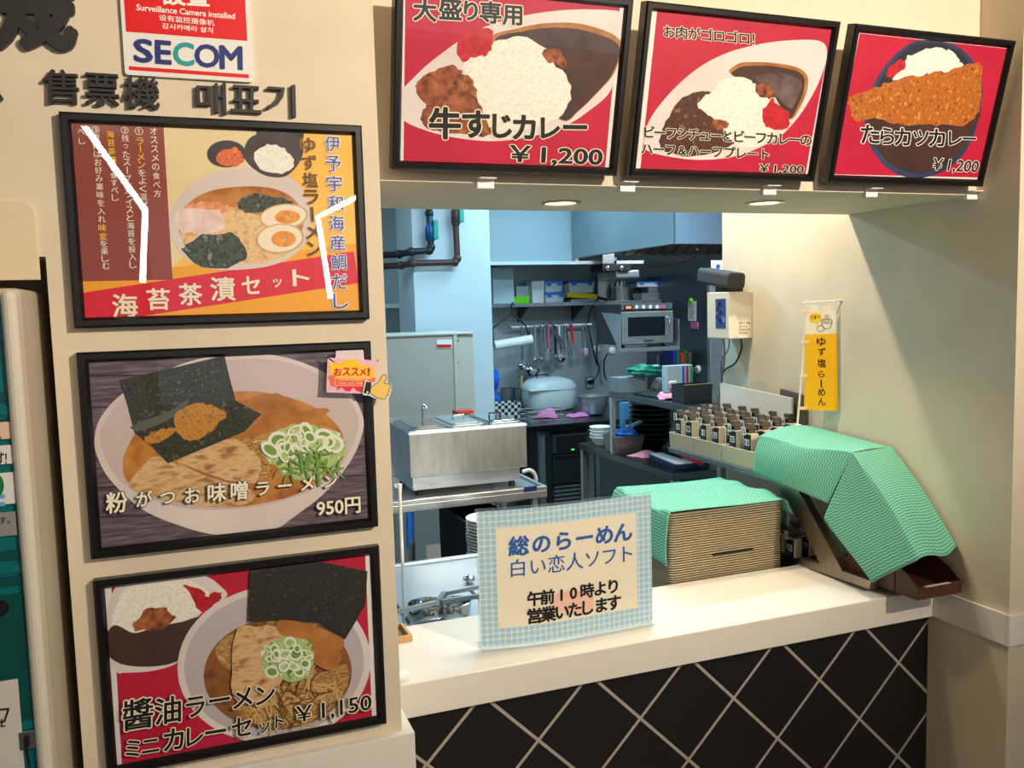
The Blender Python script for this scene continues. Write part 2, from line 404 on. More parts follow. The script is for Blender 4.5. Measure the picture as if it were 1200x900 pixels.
PORK = food('print_pork', [(196, 150, 96), (226, 190, 140), (212, 168, 112), (158, 104, 64)], 26, stretch=(1, 1, 3))
BAMBOO = food('print_bamboo_shoots', [(164, 98, 34), (198, 132, 56)], 20)
POWDER = food('print_fish_powder', [(150, 92, 22), (206, 146, 56), (184, 120, 36)], 150)
LEEK = food('print_leek', [(88, 140, 50), (196, 214, 150), (160, 190, 100), (236, 240, 214)], 55)
LEEKW = mat('print_leek_white', (238, 242, 224), .5)
LEEKG = mat('print_leek_green', (120, 164, 70), .5)
KATSU = food('print_cutlet', [(116, 54, 12), (196, 112, 30), (170, 88, 20), (224, 152, 60)], 90)
NAVY = food('print_navy_bowl', [(30, 38, 66), (52, 66, 108)], 14)
DBOWL = food('print_dark_bowl', [(44, 38, 42), (70, 62, 66)], 20)
ROE = food('print_orange_roe', [(206, 76, 34), (240, 130, 80)], 160)
MAROON = mat('print_maroon', (146, 62, 54), .5)
ORANGE = mat('print_orange', (246, 170, 10), .5)
CRMBG = food('print_cream_ground', [(232, 212, 158), (240, 224, 180)], 4)
YOLK = food('print_yolk', [(228, 120, 10), (246, 170, 40)], 60)
EGGW = mat('print_egg_white', (246, 232, 206), .5)
BLUEI = mat('print_blue_ink', (58, 84, 170), .5)
PRED = mat('print_signal_red', (222, 10, 48), .5)

def clip(P, r):
    "keep an outline inside the printed sheet"
    for ax, lim, sg in ((0, r[0], 1), (0, r[2], -1), (1, r[1], 1), (1, r[3], -1)):
        out = []
        for i in range(len(P)):
            a, b = P[i-1], P[i]; ia = (a[ax]-lim)*sg >= 0; ib = (b[ax]-lim)*sg >= 0
            if ia != ib:
                t = (lim-a[ax])/(b[ax]-a[ax]); out.append(a+(b-a)*t)
            if ib: out.append(b)
        P = out
        if len(P) < 3: return []
    return P
class Poster:
    def __init__(s, label, plane, depth, group, cr, inset=(0, 0, 0, 0)):
        s.p = plane; s.cr = cr
        s.root = thing('menu_poster', label, 'poster', plane.w(FW/2, 0, -depth), group)
        f = MB(); q = [(0, 0), (FW, 0), (FW, FH), (0, FH)]; i_ = [(FB, FB), (FW-FB, FB), (FW-FB, FH-FB), (FB, FH-FB)]; ii = [(FB-.006, FB-.006), (FW-FB+.006, FB-.006), (FW-FB+.006, FH-FB+.006), (FB-.006, FH-FB+.006)]
        rings = [[plane.w(a, b, -depth) for a, b in q], [plane.w(a, b, -.004) for a, b in q],
                 [plane.w(a*(1-.014)+FW/2*.014, b*(1-.02)+FH/2*.02, 0) for a, b in q], [plane.w(a, b, 0) for a, b in ii], [plane.w(a, b, -.009) for a, b in i_], [plane.w(a, b, -depth) for a, b in i_]]
        vs = sum(rings, []); fs = []
        for k in range(len(rings)):
            n = (k+1) % len(rings)
            for i in range(4): fs.append((k*4+i, k*4+(i+1) % 4, n*4+(i+1) % 4, n*4+i))
        f.add(vs, fs); obj('frame', f, BLACKF, s.root)
        s.rect = (FB-.001, FB-.001, FW-FB+.001, FH-FB+.001)
        s.base = -.0115; s.k = 0; s.pr = MB(); s.ms = []; s.tx = MB(); s.tms = []
        s.sheet(PAPER, [(s.rect[0], s.rect[1]), (s.rect[2], s.rect[1]), (s.rect[2], s.rect[3]), (s.rect[0], s.rect[3])])
    def mi(s, m, L):
        if m not in L: L.append(m)
        return L.index(m)
    def sheet(s, m, pts, local=True):
        P = [Vector(p) for p in pts] if local else [s.p.loc(*s.cr(*p)) for p in pts]
        P = clip(P, s.rect)
        if len(P) < 3: return
        s.k += 1; s.pr.face([s.p.w(a, b, s.base+.00008*s.k) for a, b in P], s.mi(m, s.ms))
    def blob(s, m, pts, k=5, jag=0, rings=1):
        q = smooth(pts, k) if k else [Vector(p) for p in pts]
        if jag: q = rag(q, jag)
        s.sheet(m, q, False)
    def txt(s, t, bl, br, tl, layers):
        a, b, c = [s.p.loc(*s.cr(*q)) for q in (bl, br, tl)]
        for i, (m, off) in enumerate(layers): text(s.tx, s.p.w, t, a, b, c, s.base+.00008*(s.k+3)+.0003*i, s.mi(m, s.tms), off)
    def ch(s, t, x, y, k, sl, layers): s.txt(t, *chbox(t, x, y, k, sl), layers)
    def col(s, t, top, bot, size, layers):
        a, b = [s.p.loc(*s.cr(*q)) for q in (top, bot)]
        kk = size*(s.p.loc(*s.cr(top[0]+1, top[1]))-a).length
        column(s.tx, s.p.w, t, a, b, kk, s.base+.00008*(s.k+3), [(s.mi(m, s.tms), off, .0003*i) for i, (m, off) in enumerate(layers)])
    def done(s):
        obj('printed_sheet', s.pr, s.ms, s.root); obj('lettering', s.tx, s.tms, s.root)
        g = MB(); r = s.rect; h = s.base+.0088
        g.face([s.p.w(r[0], r[1], h), s.p.w(r[2], r[1], h), s.p.w(r[2], r[3], h), s.p.w(r[0], r[3], h)]); obj('glass', g, PANE, s.root)
OUT = lambda a, b, o=.045: [(a, o), (b, .012)]
def rings_of_leek(P, cx, cy, rx, ry, n, r0, r1):
    for i in range(n):
        t = random.uniform(0, 2*PI); q = math.sqrt(random.random()); r = random.uniform(r0, r1); x, y = cx+rx*q*math.cos(t), cy+ry*q*math.sin(t)
        e = random.uniform(.45, .95); ro = random.uniform(0, PI)
        P.sheet(LEEKW, ell(x, y, r, r*e, 14, ro), False); P.sheet(LEEKG if i % 2 else LEEK, ell(x, y, r*.68, r*e*.62, 12, ro), False)
def strands(P, m, cx, cy, rx, ry, n, L, wd):
    for i in range(n):
        t = random.uniform(0, 2*PI); q = math.sqrt(random.random()); x, y = cx+rx*q*math.cos(t), cy+ry*q*math.sin(t)
        a = random.uniform(0, PI); k = random.uniform(-1, 1); pts = []
        for j in range(7):
            s_ = (j/6-.5)*L; b = a+k*s_/L*2; pts.append((x+s_*math.cos(b), y+s_*math.sin(b)))
        up = [(p[0]+wd*math.sin(a), p[1]-wd*math.cos(a)) for p in pts]; P.sheet(m, pts+up[::-1], False)

COLP = lambda z: Plane((-.2075, 1.9, z), (1, 0, 0), (0, 0, 1))
# --- top of the pillar: yuzu salt ramen set
c3 = crop(60, 120, 3.158)
P = Poster('framed poster with maroon instructions column and red banner, topmost on the pillar', COLP(1.7285), .025, 'framed menu posters on the pillar', c3)
P.sheet(CRMBG, [(72, 70), (1118, 113), (1147, 778), (126, 803)], False)
for i in range(9):   # warm printed ground deepening to orange towards one corner
    pass
P.blob(food('print_warm_ground', [(244, 186, 60), (250, 204, 96)], 5), [(800, 100), (1120, 110), (1130, 420), (1135, 640), (600, 640), (440, 620), (700, 400)], 5)
P.sheet(ORANGE, [(104, 655), (1130, 520), (1147, 780), (122, 806)], False)
P.sheet(MAROON, [(74, 70), (415, 85), (449, 655), (104, 662)], False)
P.sheet(PRED, [(108, 705), (1124, 550), (1141, 668), (330, 792), (121, 806)], False)
P.blob(BOWLW, [(436, 440), (470, 350), (540, 285), (650, 245), (760, 238), (870, 262), (940, 330), (965, 410), (958, 490), (910, 555), (840, 595), (740, 615), (610, 618), (520, 590), (460, 530)])
P.blob(SOUP, [(470, 440), (510, 370), (590, 325), (720, 308), (830, 318), (905, 360), (935, 430), (920, 500), (860, 560), (760, 590), (640, 596), (540, 575), (490, 520)])
P.blob(food('print_pale_noodles', [(206, 150, 90), (240, 206, 150), (226, 176, 120)], 60), [(480, 470), (560, 400), (680, 390), (800, 430), (900, 520), (820, 585), (640, 592), (530, 565)], 5, 5)
P.blob(food('print_salmon', [(224, 120, 60), (244, 176, 130)], 80), [(500, 385), (560, 362), (640, 372), (660, 400), (580, 420), (505, 412)], 4, 6)
P.blob(food('print_pale_meat', [(226, 190, 180), (246, 226, 220)], 40), [(470, 400), (620, 398), (634, 470), (560, 486), (474, 470)], 4, 5)
NORIA = food('print_seaweed_shreds', [(8, 12, 8), (74, 84, 66), (20, 26, 16), (140, 146, 124)], 48, detail=6)
P.blob(NORIA, [(690, 370), (730, 338), (860, 352), (900, 378), (840, 400), (720, 402)], 4, 5)
P.blob(NORIA, [(485, 545), (540, 500), (640, 480), (700, 500), (725, 570), (660, 610), (560, 605)], 4, 7)
for (x, y, rx, ry) in ((862, 420, 84, 42), (848, 502, 82, 50)):
    P.sheet(mat('print_egg_edge', (206, 176, 130), .5), ell(x+1, y+1, rx+7, ry+6, 30, -.1), False); P.sheet(EGGW, ell(x, y, rx, ry, 30, -.1), False); P.sheet(YOLK, ell(x+14, y+2, rx*.56, ry*.6, 24), False); P.sheet(food('print_yolk_core', [(206, 120, 40), (240, 190, 120)], 90), ell(x+20, y+3, rx*.26, ry*.26, 16), False)
P.blob(DBOWL, ell(650, 187, 72, 50, 16), 3); P.blob(ROE, [(610, 200), (640, 170), (690, 172), (716, 205), (690, 230), (630, 228)], 4, 3); P.sheet(YOLK, ell(680, 172, 12, 11, 12), False)
P.blob(NORID, [(760, 100), (938, 108), (930, 170), (770, 160)], 0)
P.blob(DBOWL, [(716, 190), (735, 130), (800, 108), (900, 115), (935, 160), (920, 220), (870, 270), (800, 268), (745, 235)])
P.blob(RICE, [(752, 195), (790, 155), (850, 160), (895, 200), (895, 240), (840, 262), (775, 245)], 4, 4)
W1 = [(CREAMP, .008)]
P.col('オススメの食べ方', (378, 103), (392, 335), 27, W1)
P.col('①', (324, 103), (324.5, 113), 30, W1); P.col('ラーメン', (327, 140), (333, 228), 28, [(YELP, .01)]); P.col('をよく混ぜて食べ', (335, 258), (349, 466), 27, W1)
P.col('②残ったスープにライスと海苔を投入し', (271, 100), (302, 600), 27, W1)
P.col('海苔茶漬', (217, 115), (226, 210), 28, [(YELP, .012)]); P.col('を食すべし', (228, 240), (236, 350), 26, W1)
P.col('③更にはお好み薬味を入れ', (163, 97), (186, 430), 27, W1); P.col('味変', (188, 462), (191, 495), 29, [(YELP, .012)]); P.col('を楽しむ', (193, 522), (201, 604), 27, W1)
P.col('べし', (108, 104), (112, 140), 24, W1)
for i, (ch, x, y, k) in enumerate((('海', 272, 752, 92), ('苔', 396, 728, 84), ('茶', 516, 710, 84), ('漬', 636, 690, 90), ('セ', 740, 676, 66), ('ッ', 838, 668, 52), ('ト', 926, 648, 60))):
    P.col(ch, (x, y), (x+.5, y+10), k, [(CREAMP, .022)])
P.col('ゆず塩ラーメン', (953, 155), (976, 540), 52, [(mat('print_ochre_edge', (190, 130, 20), .5), .05), (INK, -.004)])
P.col('伊予宇和海産鯛だし', (1043, 150), (1074, 735), 56, [(WHITEP, .055), (BLUEI, .012)])
P.done()

# --- middle of the pillar: miso ramen on dark planks
c4 = crop(80, 390, 3)
P = Poster('framed poster of miso ramen in a white bowl on dark planks, 950 yen', COLP(1.2635), .025, 'framed menu posters on the pillar', c4)
P.sheet(WOODP, [(50, 80), (1050, 50), (1075, 670), (90, 780)], False)
for a, b in (((66, 150), (1040, 140)), ((72, 262), (1045, 240)), ((82, 440), (1050, 400)), ((92, 545), (1055, 500)), ((100, 650), (1060, 610))):
    P.sheet(mat('print_plank_gap', (48, 36, 46), .6), [a, b, (b[0], b[1]+5), (a[0], a[1]+6)], False)
P.blob(BOWLW, [(90, 380), (112, 300), (190, 215), (320, 145), (450, 95), (600, 77), (740, 82), (880, 128), (990, 205), (1040, 300), (1030, 380), (985, 470), (900, 570), (790, 655), (730, 692), (620, 706), (520, 714), (400, 685), (260, 625), (150, 525), (103, 445)], 6)
P.blob(mat('print_bowl_inside', (206, 190, 188), .5), [(110, 380), (130, 310), (200, 232), (330, 160), (460, 112), (600, 94), (740, 98), (870, 142), (975, 215), (1022, 300), (1010, 380), (960, 470), (860, 555), (720, 605), (560, 625), (400, 618), (260, 575), (160, 500)], 6)
P.blob(SOUP, [(190, 470), (205, 410), (260, 330), (400, 250), (600, 207), (760, 225), (880, 270), (950, 330), (970, 390), (930, 480), (830, 560), (700, 600), (560, 617), (420, 605), (300, 575), (210, 530)], 6)
P.blob(NOODLE, [(620, 370), (760, 330), (880, 320), (930, 360), (760, 420), (690, 520), (640, 440)], 4, 4)
for q in ([(592, 250), (735, 213), (782, 268), (680, 292)], [(600, 345), (868, 268), (905, 290), (640, 372)], [(650, 235), (745, 222), (790, 240), (680, 262)]): P.blob(BAMBOO, q, 3)
P.blob(PORK, [(215, 535), (280, 450), (330, 440), (385, 465), (560, 520), (650, 560), (640, 600), (560, 615), (400, 603), (260, 570)], 4, 3)
P.blob(PORK, [(380, 455), (470, 410), (570, 375), (640, 410), (680, 460), (655, 530), (560, 522), (470, 490)], 4, 3)
P.blob(mat('print_pork_edge', (168, 112, 62), .5), [(380, 455), (470, 490), (560, 522), (655, 532), (560, 530), (465, 500)], 0)
P.blob(NORI, [(178, 168), (300, 140), (420, 112), (550, 80), (566, 150), (590, 240), (680, 288), (620, 350), (500, 400), (350, 462), (300, 410), (232, 355), (205, 250)], 0)
P.blob(mat('print_seaweed_gloss', (92, 96, 84), .5), [(215, 330), (330, 290), (420, 240), (380, 290), (270, 345)], 3, 4)
P.blob(POWDER, [(370, 320), (400, 268), (470, 250), (540, 272), (556, 290), (510, 340), (450, 380), (400, 372)], 5, 5)
P.blob(POWDER, [(270, 370), (330, 340), (380, 340), (350, 370), (290, 395)], 4, 4)
P.blob(LEEK, [(680, 400), (740, 340), (840, 330), (950, 360), (985, 410), (930, 490), (850, 520), (760, 500), (700, 450)], 4, 9)
rings_of_leek(P, 800, 390, 110, 50, 22, 18, 38); rings_of_leek(P, 890, 390, 60, 35, 8, 20, 46)
strands(P, LEEKG, 860, 470, 110, 45, 22, 90, 7)
LT = [(INK, .06), (CREAMP, .024)]
for ch, x, y, k in (('粉', 170, 597, 70), ('が', 266, 585, 54), ('つ', 350, 578, 54), ('お', 436, 572, 56), ('味', 522, 562, 64), ('噌', 602, 555, 62), ('ラ', 684, 547, 52), ('ー', 762, 538, 52), ('メ', 842, 530, 52), ('ン', 922, 522, 48)):
    P.ch(ch, x, y, k*1.12, -.1, LT)
P.txt('950円', (876, 648), (1028, 632), (874, 592), LT)
P.done()

# --- foot of the pillar: soy ramen with small curry
c5 = crop(80, 620, 3)
P = Poster('framed poster of soy ramen with a small curry on crimson, lowest on the pillar', COLP(.802), .025, 'framed menu posters on the pillar', c5)
P.sheet(CRIM, [(150, 205), (1047, 85), (1072, 680), (188, 850)], False)
P.blob(PLATE, [(150, 240), (180, 205), (260, 180), (380, 168), (480, 170), (540, 210), (556, 245), (470, 300), (410, 380), (390, 470), (300, 505), (200, 512), (165, 505), (110, 400)], 5)
P.blob(RICE, [(158, 300), (200, 215), (300, 190), (420, 185), (500, 230), (520, 270), (450, 310), (350, 350), (240, 372), (160, 345)], 5, 3)
P.blob(CURRY, [(158, 345), (230, 372), (300, 352), (400, 332), (465, 318), (430, 400), (395, 465), (300, 490), (180, 480), (120, 420)], 5)
P.blob(MEAT, [(232, 340), (275, 285), (340, 290), (372, 320), (320, 352), (250, 362)], 4, 9)
P.blob(GINGER, [(405, 208), (470, 215), (490, 240), (540, 225), (530, 262), (470, 300), (440, 250)], 4, 6)
P.blob(PLATE, ell(725, 482, 342, 277, 30, -.12), 2)
P.blob(mat('print_bowl_shade', (196, 186, 190), .5), ell(725, 482, 318, 255, 30, -.12), 2)
P.blob(SOUPD, ell(738, 515, 262, 198, 30, -.08), 2)
P.blob(NOODLE, [(620, 560), (760, 520), (900, 510), (980, 480), (970, 590), (860, 680), (720, 705), (600, 660)], 4, 6)
P.blob(NOODLE, [(520, 430), (590, 370), (600, 470), (560, 500)], 4, 6); P.blob(NOODLE, [(680, 320), (800, 310), (880, 350), (760, 350)], 4, 5)
strands(P, mat('print_noodle_strand', (214, 178, 112), .5), 790, 600, 170, 85, 46, 120, 7); strands(P, mat('print_noodle_dark', (120, 72, 28), .5), 790, 610, 160, 80, 22, 100, 5)
P.blob(PORK, [(595, 350), (660, 345), (735, 345), (760, 430), (742, 560), (660, 610), (585, 600), (575, 480)], 4, 4)
P.blob(BAMBOO, [(735, 330), (790, 322), (960, 382), (950, 440), (860, 420), (745, 370)], 3); P.blob(BAMBOO, [(850, 420), (960, 440), (930, 500), (860, 470)], 3)
P.blob(NORID, [(640, 143), (880, 115), (1053, 150), (1046, 270), (975, 390), (880, 332), (760, 322), (632, 328)], 0)
P.blob(LEEK, [(680, 430), (740, 385), (830, 390), (862, 440), (850, 520), (770, 535), (690, 500)], 4, 8); rings_of_leek(P, 765, 455, 85, 65, 28, 15, 27)
for ch, x, y, k in (('醬', 245, 650, 92), ('油', 352, 636, 82), ('ラ', 446, 622, 70), ('ー', 532, 600, 72), ('メ', 614, 592, 70), ('ン', 690, 582, 66), ('ミ', 228, 770, 60), ('ニ', 290, 760, 60), ('カ', 372, 738, 74), ('レ', 440, 728, 66), ('ー', 518, 712, 72), ('セ', 612, 694, 66), ('ッ', 688, 690, 44), ('ト', 738, 675, 44)):
    P.ch(ch, x, y, k*1.24, -.16, [(CREAMP, .062), (INK, .018)])
P.txt('￥1,150', (802, 690), (1066, 642), (800, 625), [(CREAMP, .055), (INK, .012)])
P.done()

# --- three posters along the fascia, hung leaning outwards at the top
TILT = .25
FASP = lambda x: Plane((x, 2.02, 2.072), (1, 0, 0), (0, -math.sin(TILT), math.cos(TILT)))
LF = [(CREAMP, .062), (INK, .026)]
c6 = crop(440, 0, 3.75)
P = Poster('framed poster of beef tendon curry with rice heaped in the middle, next to the pillar', FASP(.4685), .034, 'framed menu posters above the hatch', c6)
P.sheet(CRIM, [(141, -400), (1130, -400), (1084, 25), (1016, 760), (128, 730)], False)
P.blob(PLATE, [(110, 420), (180, 335), (270, 255), (420, 150), (560, 92), (750, 52), (950, 40), (1120, 66), (1100, 200), (1070, 310), (1035, 410), (950, 485), (850, 550), (700, 600), (520, 622), (350, 605), (220, 572), (120, 520)], 5)
P.blob(SAUCE, [(510, 185), (640, 122), (800, 98), (950, 112), (1085, 178), (1064, 310), (990, 402), (900, 490), (830, 532), (700, 420)], 5)
P.blob(CURRY, [(530, 190), (650, 138), (800, 120), (940, 136), (1076, 196), (1056, 312), (985, 402), (898, 488), (830, 528), (700, 420)], 5)
P.blob(MEAT, [(180, 392), (220, 335), (280, 300), (330, 288), (375, 305), (400, 330), (440, 360), (480, 460), (510, 590), (330, 582), (208, 540), (230, 460)], 4, 7)
for q in ([(182, 392), (222, 335), (300, 350), (330, 390), (300, 450), (230, 460)], [(275, 320), (330, 288), (372, 310), (362, 350), (300, 360)], [(320, 440), (390, 400), (460, 450), (440, 530), (350, 540)], [(215, 480), (290, 470), (330, 540), (260, 575), (212, 540)]): P.blob(food('print_meat_chunk', [(104, 42, 18), (150, 76, 40), (176, 104, 60)], 40), q, 4, 3)
P.blob(RICE, [(390, 280), (440, 240), (500, 235), (530, 180), (640, 163), (750, 205), (790, 270), (860, 350), (862, 430), (810, 515), (690, 565), (560, 580), (500, 540), (465, 450), (430, 350)], 4, 8)
P.blob(MEAT, [(745, 225), (790, 215), (830, 235), (850, 300), (800, 280), (760, 270)], 4, 6)
P.blob(GINGER, [(365, 192), (400, 150), (440, 130), (515, 130), (520, 190), (500, 240), (440, 250), (385, 268)], 4, 6)
for ch, x, y, k in (('大', 222, 45, 92), ('盛', 335, 40, 92), ('り', 425, 48, 84), ('専', 512, 56, 88), ('用', 612, 66, 84)):
    P.ch(ch, x, y-3, k*1.16, .06, [(CREAMP, .075), (INK, .03)])
for ch, x, y, k in (('牛', 310, 542, 108), ('す', 445, 545, 100), ('じ', 556, 552, 88), ('カ', 662, 560, 92), ('レ', 768, 562, 84), ('ー', 885, 560, 92)):
    P.ch(ch, x, y, k*1.36, .01, [(CREAMP, .075), (INK, .036)])
P.txt('￥1,200', (596, 722), (1000, 736), (600, 640), LF)
P.done()

c7 = crop(720, 0, 4.09)
P = Poster('framed poster of half stew and half curry plate, between the other two above the hatch', FASP(1.089), .034, 'framed menu posters above the hatch', c7)
P.sheet(CRIM, [(217, 40), (1058, 126), (925, 855), (132, 828)], False)
P.blob(PLATE, [(150, 690), (172, 590), (260, 465), (400, 335), (560, 250), (760, 202), (940, 190), (1015, 205), (1032, 260), (1010, 350), (960, 460), (880, 580), (780, 672), (600, 748), (420, 768), (260, 750), (170, 725)], 5)
P.blob(STEW, [(232, 640), (270, 560), (340, 470), (430, 438), (482, 448), (450, 520), (520, 600), (590, 680), (440, 748), (300, 742), (232, 705)], 4, 5)
P.blob(SAUCE, [(565, 350), (590, 315), (640, 298), (780, 302), (905, 330), (942, 390), (915, 490), (850, 575), (770, 450), (680, 400)], 5)
P.blob(CURRY, [(575, 360), (600, 330), (650, 316), (780, 318), (895, 345), (925, 395), (900, 490), (846, 570), (770, 450), (680, 400)], 5)
P.blob(food('print_curry_sheen', [(74, 52, 50), (120, 100, 98)], 20), [(690, 365), (800, 350), (900, 380), (905, 430), (860, 520), (800, 470), (730, 420)], 4, 4)
P.blob(RICE, [(415, 480), (480, 440), (520, 390), (600, 368), (680, 395), (710, 440), (770, 450), (745, 540), (790, 620), (720, 692), (620, 700), (540, 640), (500, 580), (430, 530)], 4, 8)
P.blob(MEAT, [(690, 410), (740, 400), (780, 440), (770, 470), (710, 465)], 4, 6); P.blob(MEAT, [(480, 580), (550, 580), (550, 610), (500, 620)], 4, 5)
P.blob(GINGER, [(720, 545), (770, 475), (800, 510), (842, 540), (850, 600), (800, 630), (735, 605)], 4, 8)
def line(P, s, x0, y0, x1, y1, k, L, dashes='ー'):
    "a line of characters set one by one so that each keeps its own width"
    n = len(s)
    for i, ch in enumerate(s):
        t = i/(n-1); x, y = x0+(x1-x0)*t, y0+(y1-y0)*t; a = (x1-x0)/(n-1); sl = (y1-y0)/(x1-x0); kk = k; w_ = k*.9
        P.ch(ch, x, y, k*1.27, sl, L)
L2 = [(CREAMP, .07), (INK, .024)]
line(P, 'お肉がゴロゴロ！', 272, 150, 694, 188, 50, L2)
line(P, 'ビーフシチューとビーフカレーの', 174, 634, 930, 672, 50, L2)
line(P, 'ハーフ&ハーフプレート', 165, 714, 730, 740, 48, L2)
P.txt('￥1,200', (704, 832), (915, 838), (708, 788), L2)
P.done()

c8 = crop(940, 0, 3.75)
P = Poster('framed poster of a breaded cod cutlet curry in a navy bowl, beside the corner wall', FASP(1.722), .034, 'framed menu posters above the hatch', c8)
P.sheet(CRIM, [(266, 146), (920, 214), (795, 782), (145, 768)], False)
P.blob(NAVY, [(285, 520), (300, 430), (350, 330), (420, 240), (500, 185), (590, 176), (690, 200), (760, 260), (800, 340), (806, 430), (780, 560), (730, 670), (650, 745), (560, 780), (470, 780), (380, 735), (310, 640)], 5)
P.blob(mat('print_navy_inside', (40, 40, 52), .5), [(305, 520), (320, 430), (370, 330), (440, 245), (510, 198), (590, 190), (680, 212), (745, 270), (782, 345), (786, 430), (760, 555), (712, 655), (640, 725), (555, 758), (480, 758), (395, 715), (330, 630)], 5)
P.blob(CURRY, [(300, 530), (500, 480), (785, 480), (755, 580), (705, 665), (640, 725), (555, 755), (480, 755), (395, 712), (325, 630)], 5)
P.blob(GINGER, [(380, 320), (440, 260), (470, 290), (450, 330), (400, 345)], 4, 5)
P.blob(RICE, [(410, 352), (460, 300), (470, 258), (530, 228), (600, 212), (660, 222), (700, 262), (725, 280), (690, 330), (560, 345)], 4, 8)
P.blob(KATSU, [(215, 435), (250, 412), (330, 385), (420, 352), (520, 332), (590, 320), (660, 310), (720, 290), (800, 280), (806, 350), (795, 450), (770, 520), (720, 550), (600, 552), (480, 548), (390, 535), (330, 520), (245, 530), (222, 480)], 4, 7)
LK = [(WHITEP, .06), (INK, .02)]
for ch, x, y, k in (('た', 310, 590, 78), ('ら', 384, 598, 70), ('カ', 455, 602, 74), ('ツ', 534, 606, 66), ('カ', 606, 606, 74), ('レ', 680, 608, 64), ('ー', 748, 610, 58)):
    P.ch(ch, x, y, k*1.25, .03, LK)
P.txt('￥1,200', (580, 755), (780, 766), (592, 696), LK)
P.done()

# little white hooks the leaning posters rest on
for k, (px, lab) in enumerate(((571, 'white hook tab under the beef tendon curry poster'), (738, 'white hook tab in the gap below the stew poster by the tendon curry'), (905, 'white hook tab in the gap below the cod cutlet poster'), (1025, 'white hook tab under the middle of the cod cutlet poster'), (1143, 'white hook tab at the corner wall end of the fascia'))):
    p = onY(px, 216, 2.06); m = MB()
    m.box((p.x-.022, 2.0705, 2.041), (p.x+.022, 2.0748, 2.066)); m.box((p.x-.022, 2.048, 2.0625), (p.x+.022, 2.0705, 2.066)); m.box((p.x-.022, 2.0748, 2.041), (p.x+.022, 2.09, 2.0537))
    tag(obj('poster_hook', m, WPLAST, bevel=.001), lab, 'hook', 'white hooks under the leaning posters')

# ------------------------------------------------------------------ card clipped on the miso poster
ct = crop(370, 390, 10)
CP = Plane((0, 1.886, 1.75), (1, 0, 0), (0, 0, 1)); L = lambda x, y: CP.loc(*ct(x, y))
card = thing('recommendation_card', 'pink and yellow recommendation card with thumbs up, clipped over the miso poster frame', 'sign', onY(412, 460, 1.889))
m = MB(); q = smooth([(132, 690), (125, 660), (140, 300), (160, 290), (700, 325), (712, 345), (690, 690), (670, 714), (150, 700)], 3); q = [L(*p) for p in q]
m.prism([CP.w(a, b, -.002) for a, b in q], [CP.w(a, b, 0) for a, b in q]); obj('card', m, mat('print_pale_pink', (240, 190, 210), .4), card)
m = MB(); ms = [mat('print_sun_yellow', (255, 206, 20), .4), mat('print_coral', (250, 110, 70), .4), mat('print_hot_red', (240, 34, 70), .4), mat('print_red_words', (214, 10, 70), .4), mat('print_orange_cloud', (254, 170, 40), .4), CREAMP]
def lay(pts, mi, h, k=4): m.face([CP.w(a, b, h) for a, b in [L(*p) for p in (smooth(pts, k) if k else pts)]], mi)
lay([(245, 680), (300, 640), (340, 672), (400, 686), (440, 640), (480, 680), (560, 690), (600, 600), (300, 600)], 2, .0004, 3)
lay([(165, 560), (180, 500), (660, 520), (690, 560), (640, 620), (400, 625), (200, 630)], 1, .0006)
lay([(160, 440), (170, 370), (230, 345), (290, 355), (340, 325), (420, 312), (500, 330), (545, 385), (600, 375), (660, 400), (690, 460), (670, 520), (600, 545), (400, 530), (220, 510)], 0, .0008)
lay([(220, 516), (640, 530), (600, 550), (240, 545)], 4, .0009, 0)
for i, (ch, x, k) in enumerate((('お', 256, 90), ('ス', 354, 84), ('ス', 455, 84), ('メ', 548, 76), ('!', 616, 84))):
    kw = k if ch != '!' else 22; text(m, CP.w, ch, L(x-kw/2, 500), L(x+kw/2, 503), L(x-kw/2+6, 412), .0012, 3, .035)
for a, b in (((225, 520), (228, 616)),): 
    for s_ in (((222, 520), (632, 536), (632, 540), (222, 524)), ((222, 612), (560, 620), (560, 624), (222, 616)), ((222, 520), (227, 520), (227, 616), (222, 616))): lay(list(s_), 5, .0012, 0)
text(m, CP.w, 'Recommended', L(280, 556), L(545, 562), L(280, 540), .0013, 5, .01); text(m, CP.w, '推荐・추천・推薦', L(280, 598), L(545, 604), L(280, 580), .0013, 5, .01)
obj('lettering', m, ms, card)
m = MB(); q = [CP.loc(*ct(*p)) for p in ((235, 300), (240, 212), (560, 200), (572, 316))]
m.prism([CP.w(a, b, -.007) for a, b in q], [CP.w(a, b, -.0025) for a, b in q]); obj('clip', m, mat('clear_clip', (232, 214, 216), .25), card)
tp = thing  # the thumb is a printed cut-out stuck to the card
def thumb(scale_pts, h0, h1, mt, nm, par):
    m = MB(); q = [L(*p) for p in scale_pts]; m.prism([CP.w(a, b, h0) for a, b in q], [CP.w(a, b, h1) for a, b in q]); return obj(nm, m, mt, par)
hand = [(640, 700), (648, 640), (690, 600), (735, 580), (770, 510), (795, 490), (818, 505), (812, 550), (790, 588), (840, 600), (866, 622), (868, 648), (845, 665), (855, 690), (838, 700), (842, 728), (822, 736), (812, 768), (780, 772), (700, 745)]
def grow(pts, k):
    c = sum((Vector(p) for p in pts), Vector((0, 0)))/len(pts); out = []; n = len(pts)
    for i in range(n):
        a, b, d = Vector(pts[i-1]), Vector(pts[i]), Vector(pts[(i+1) % n]); t = (d-a).normalized(); out.append(b+Vector((t.y, -t.x))*k)
    return out
hs = smooth(hand, 3)
whole = smooth([(545, 715), (575, 565), (600, 556), (650, 580), (720, 565), (765, 490), (800, 476), (834, 500), (825, 575), (870, 600), (886, 640), (868, 720), (845, 770), (800, 792), (690, 765), (620, 735)], 4)
th = thumb(whole, .003, .0045, WPLAST, 'thumb_cutout', card)
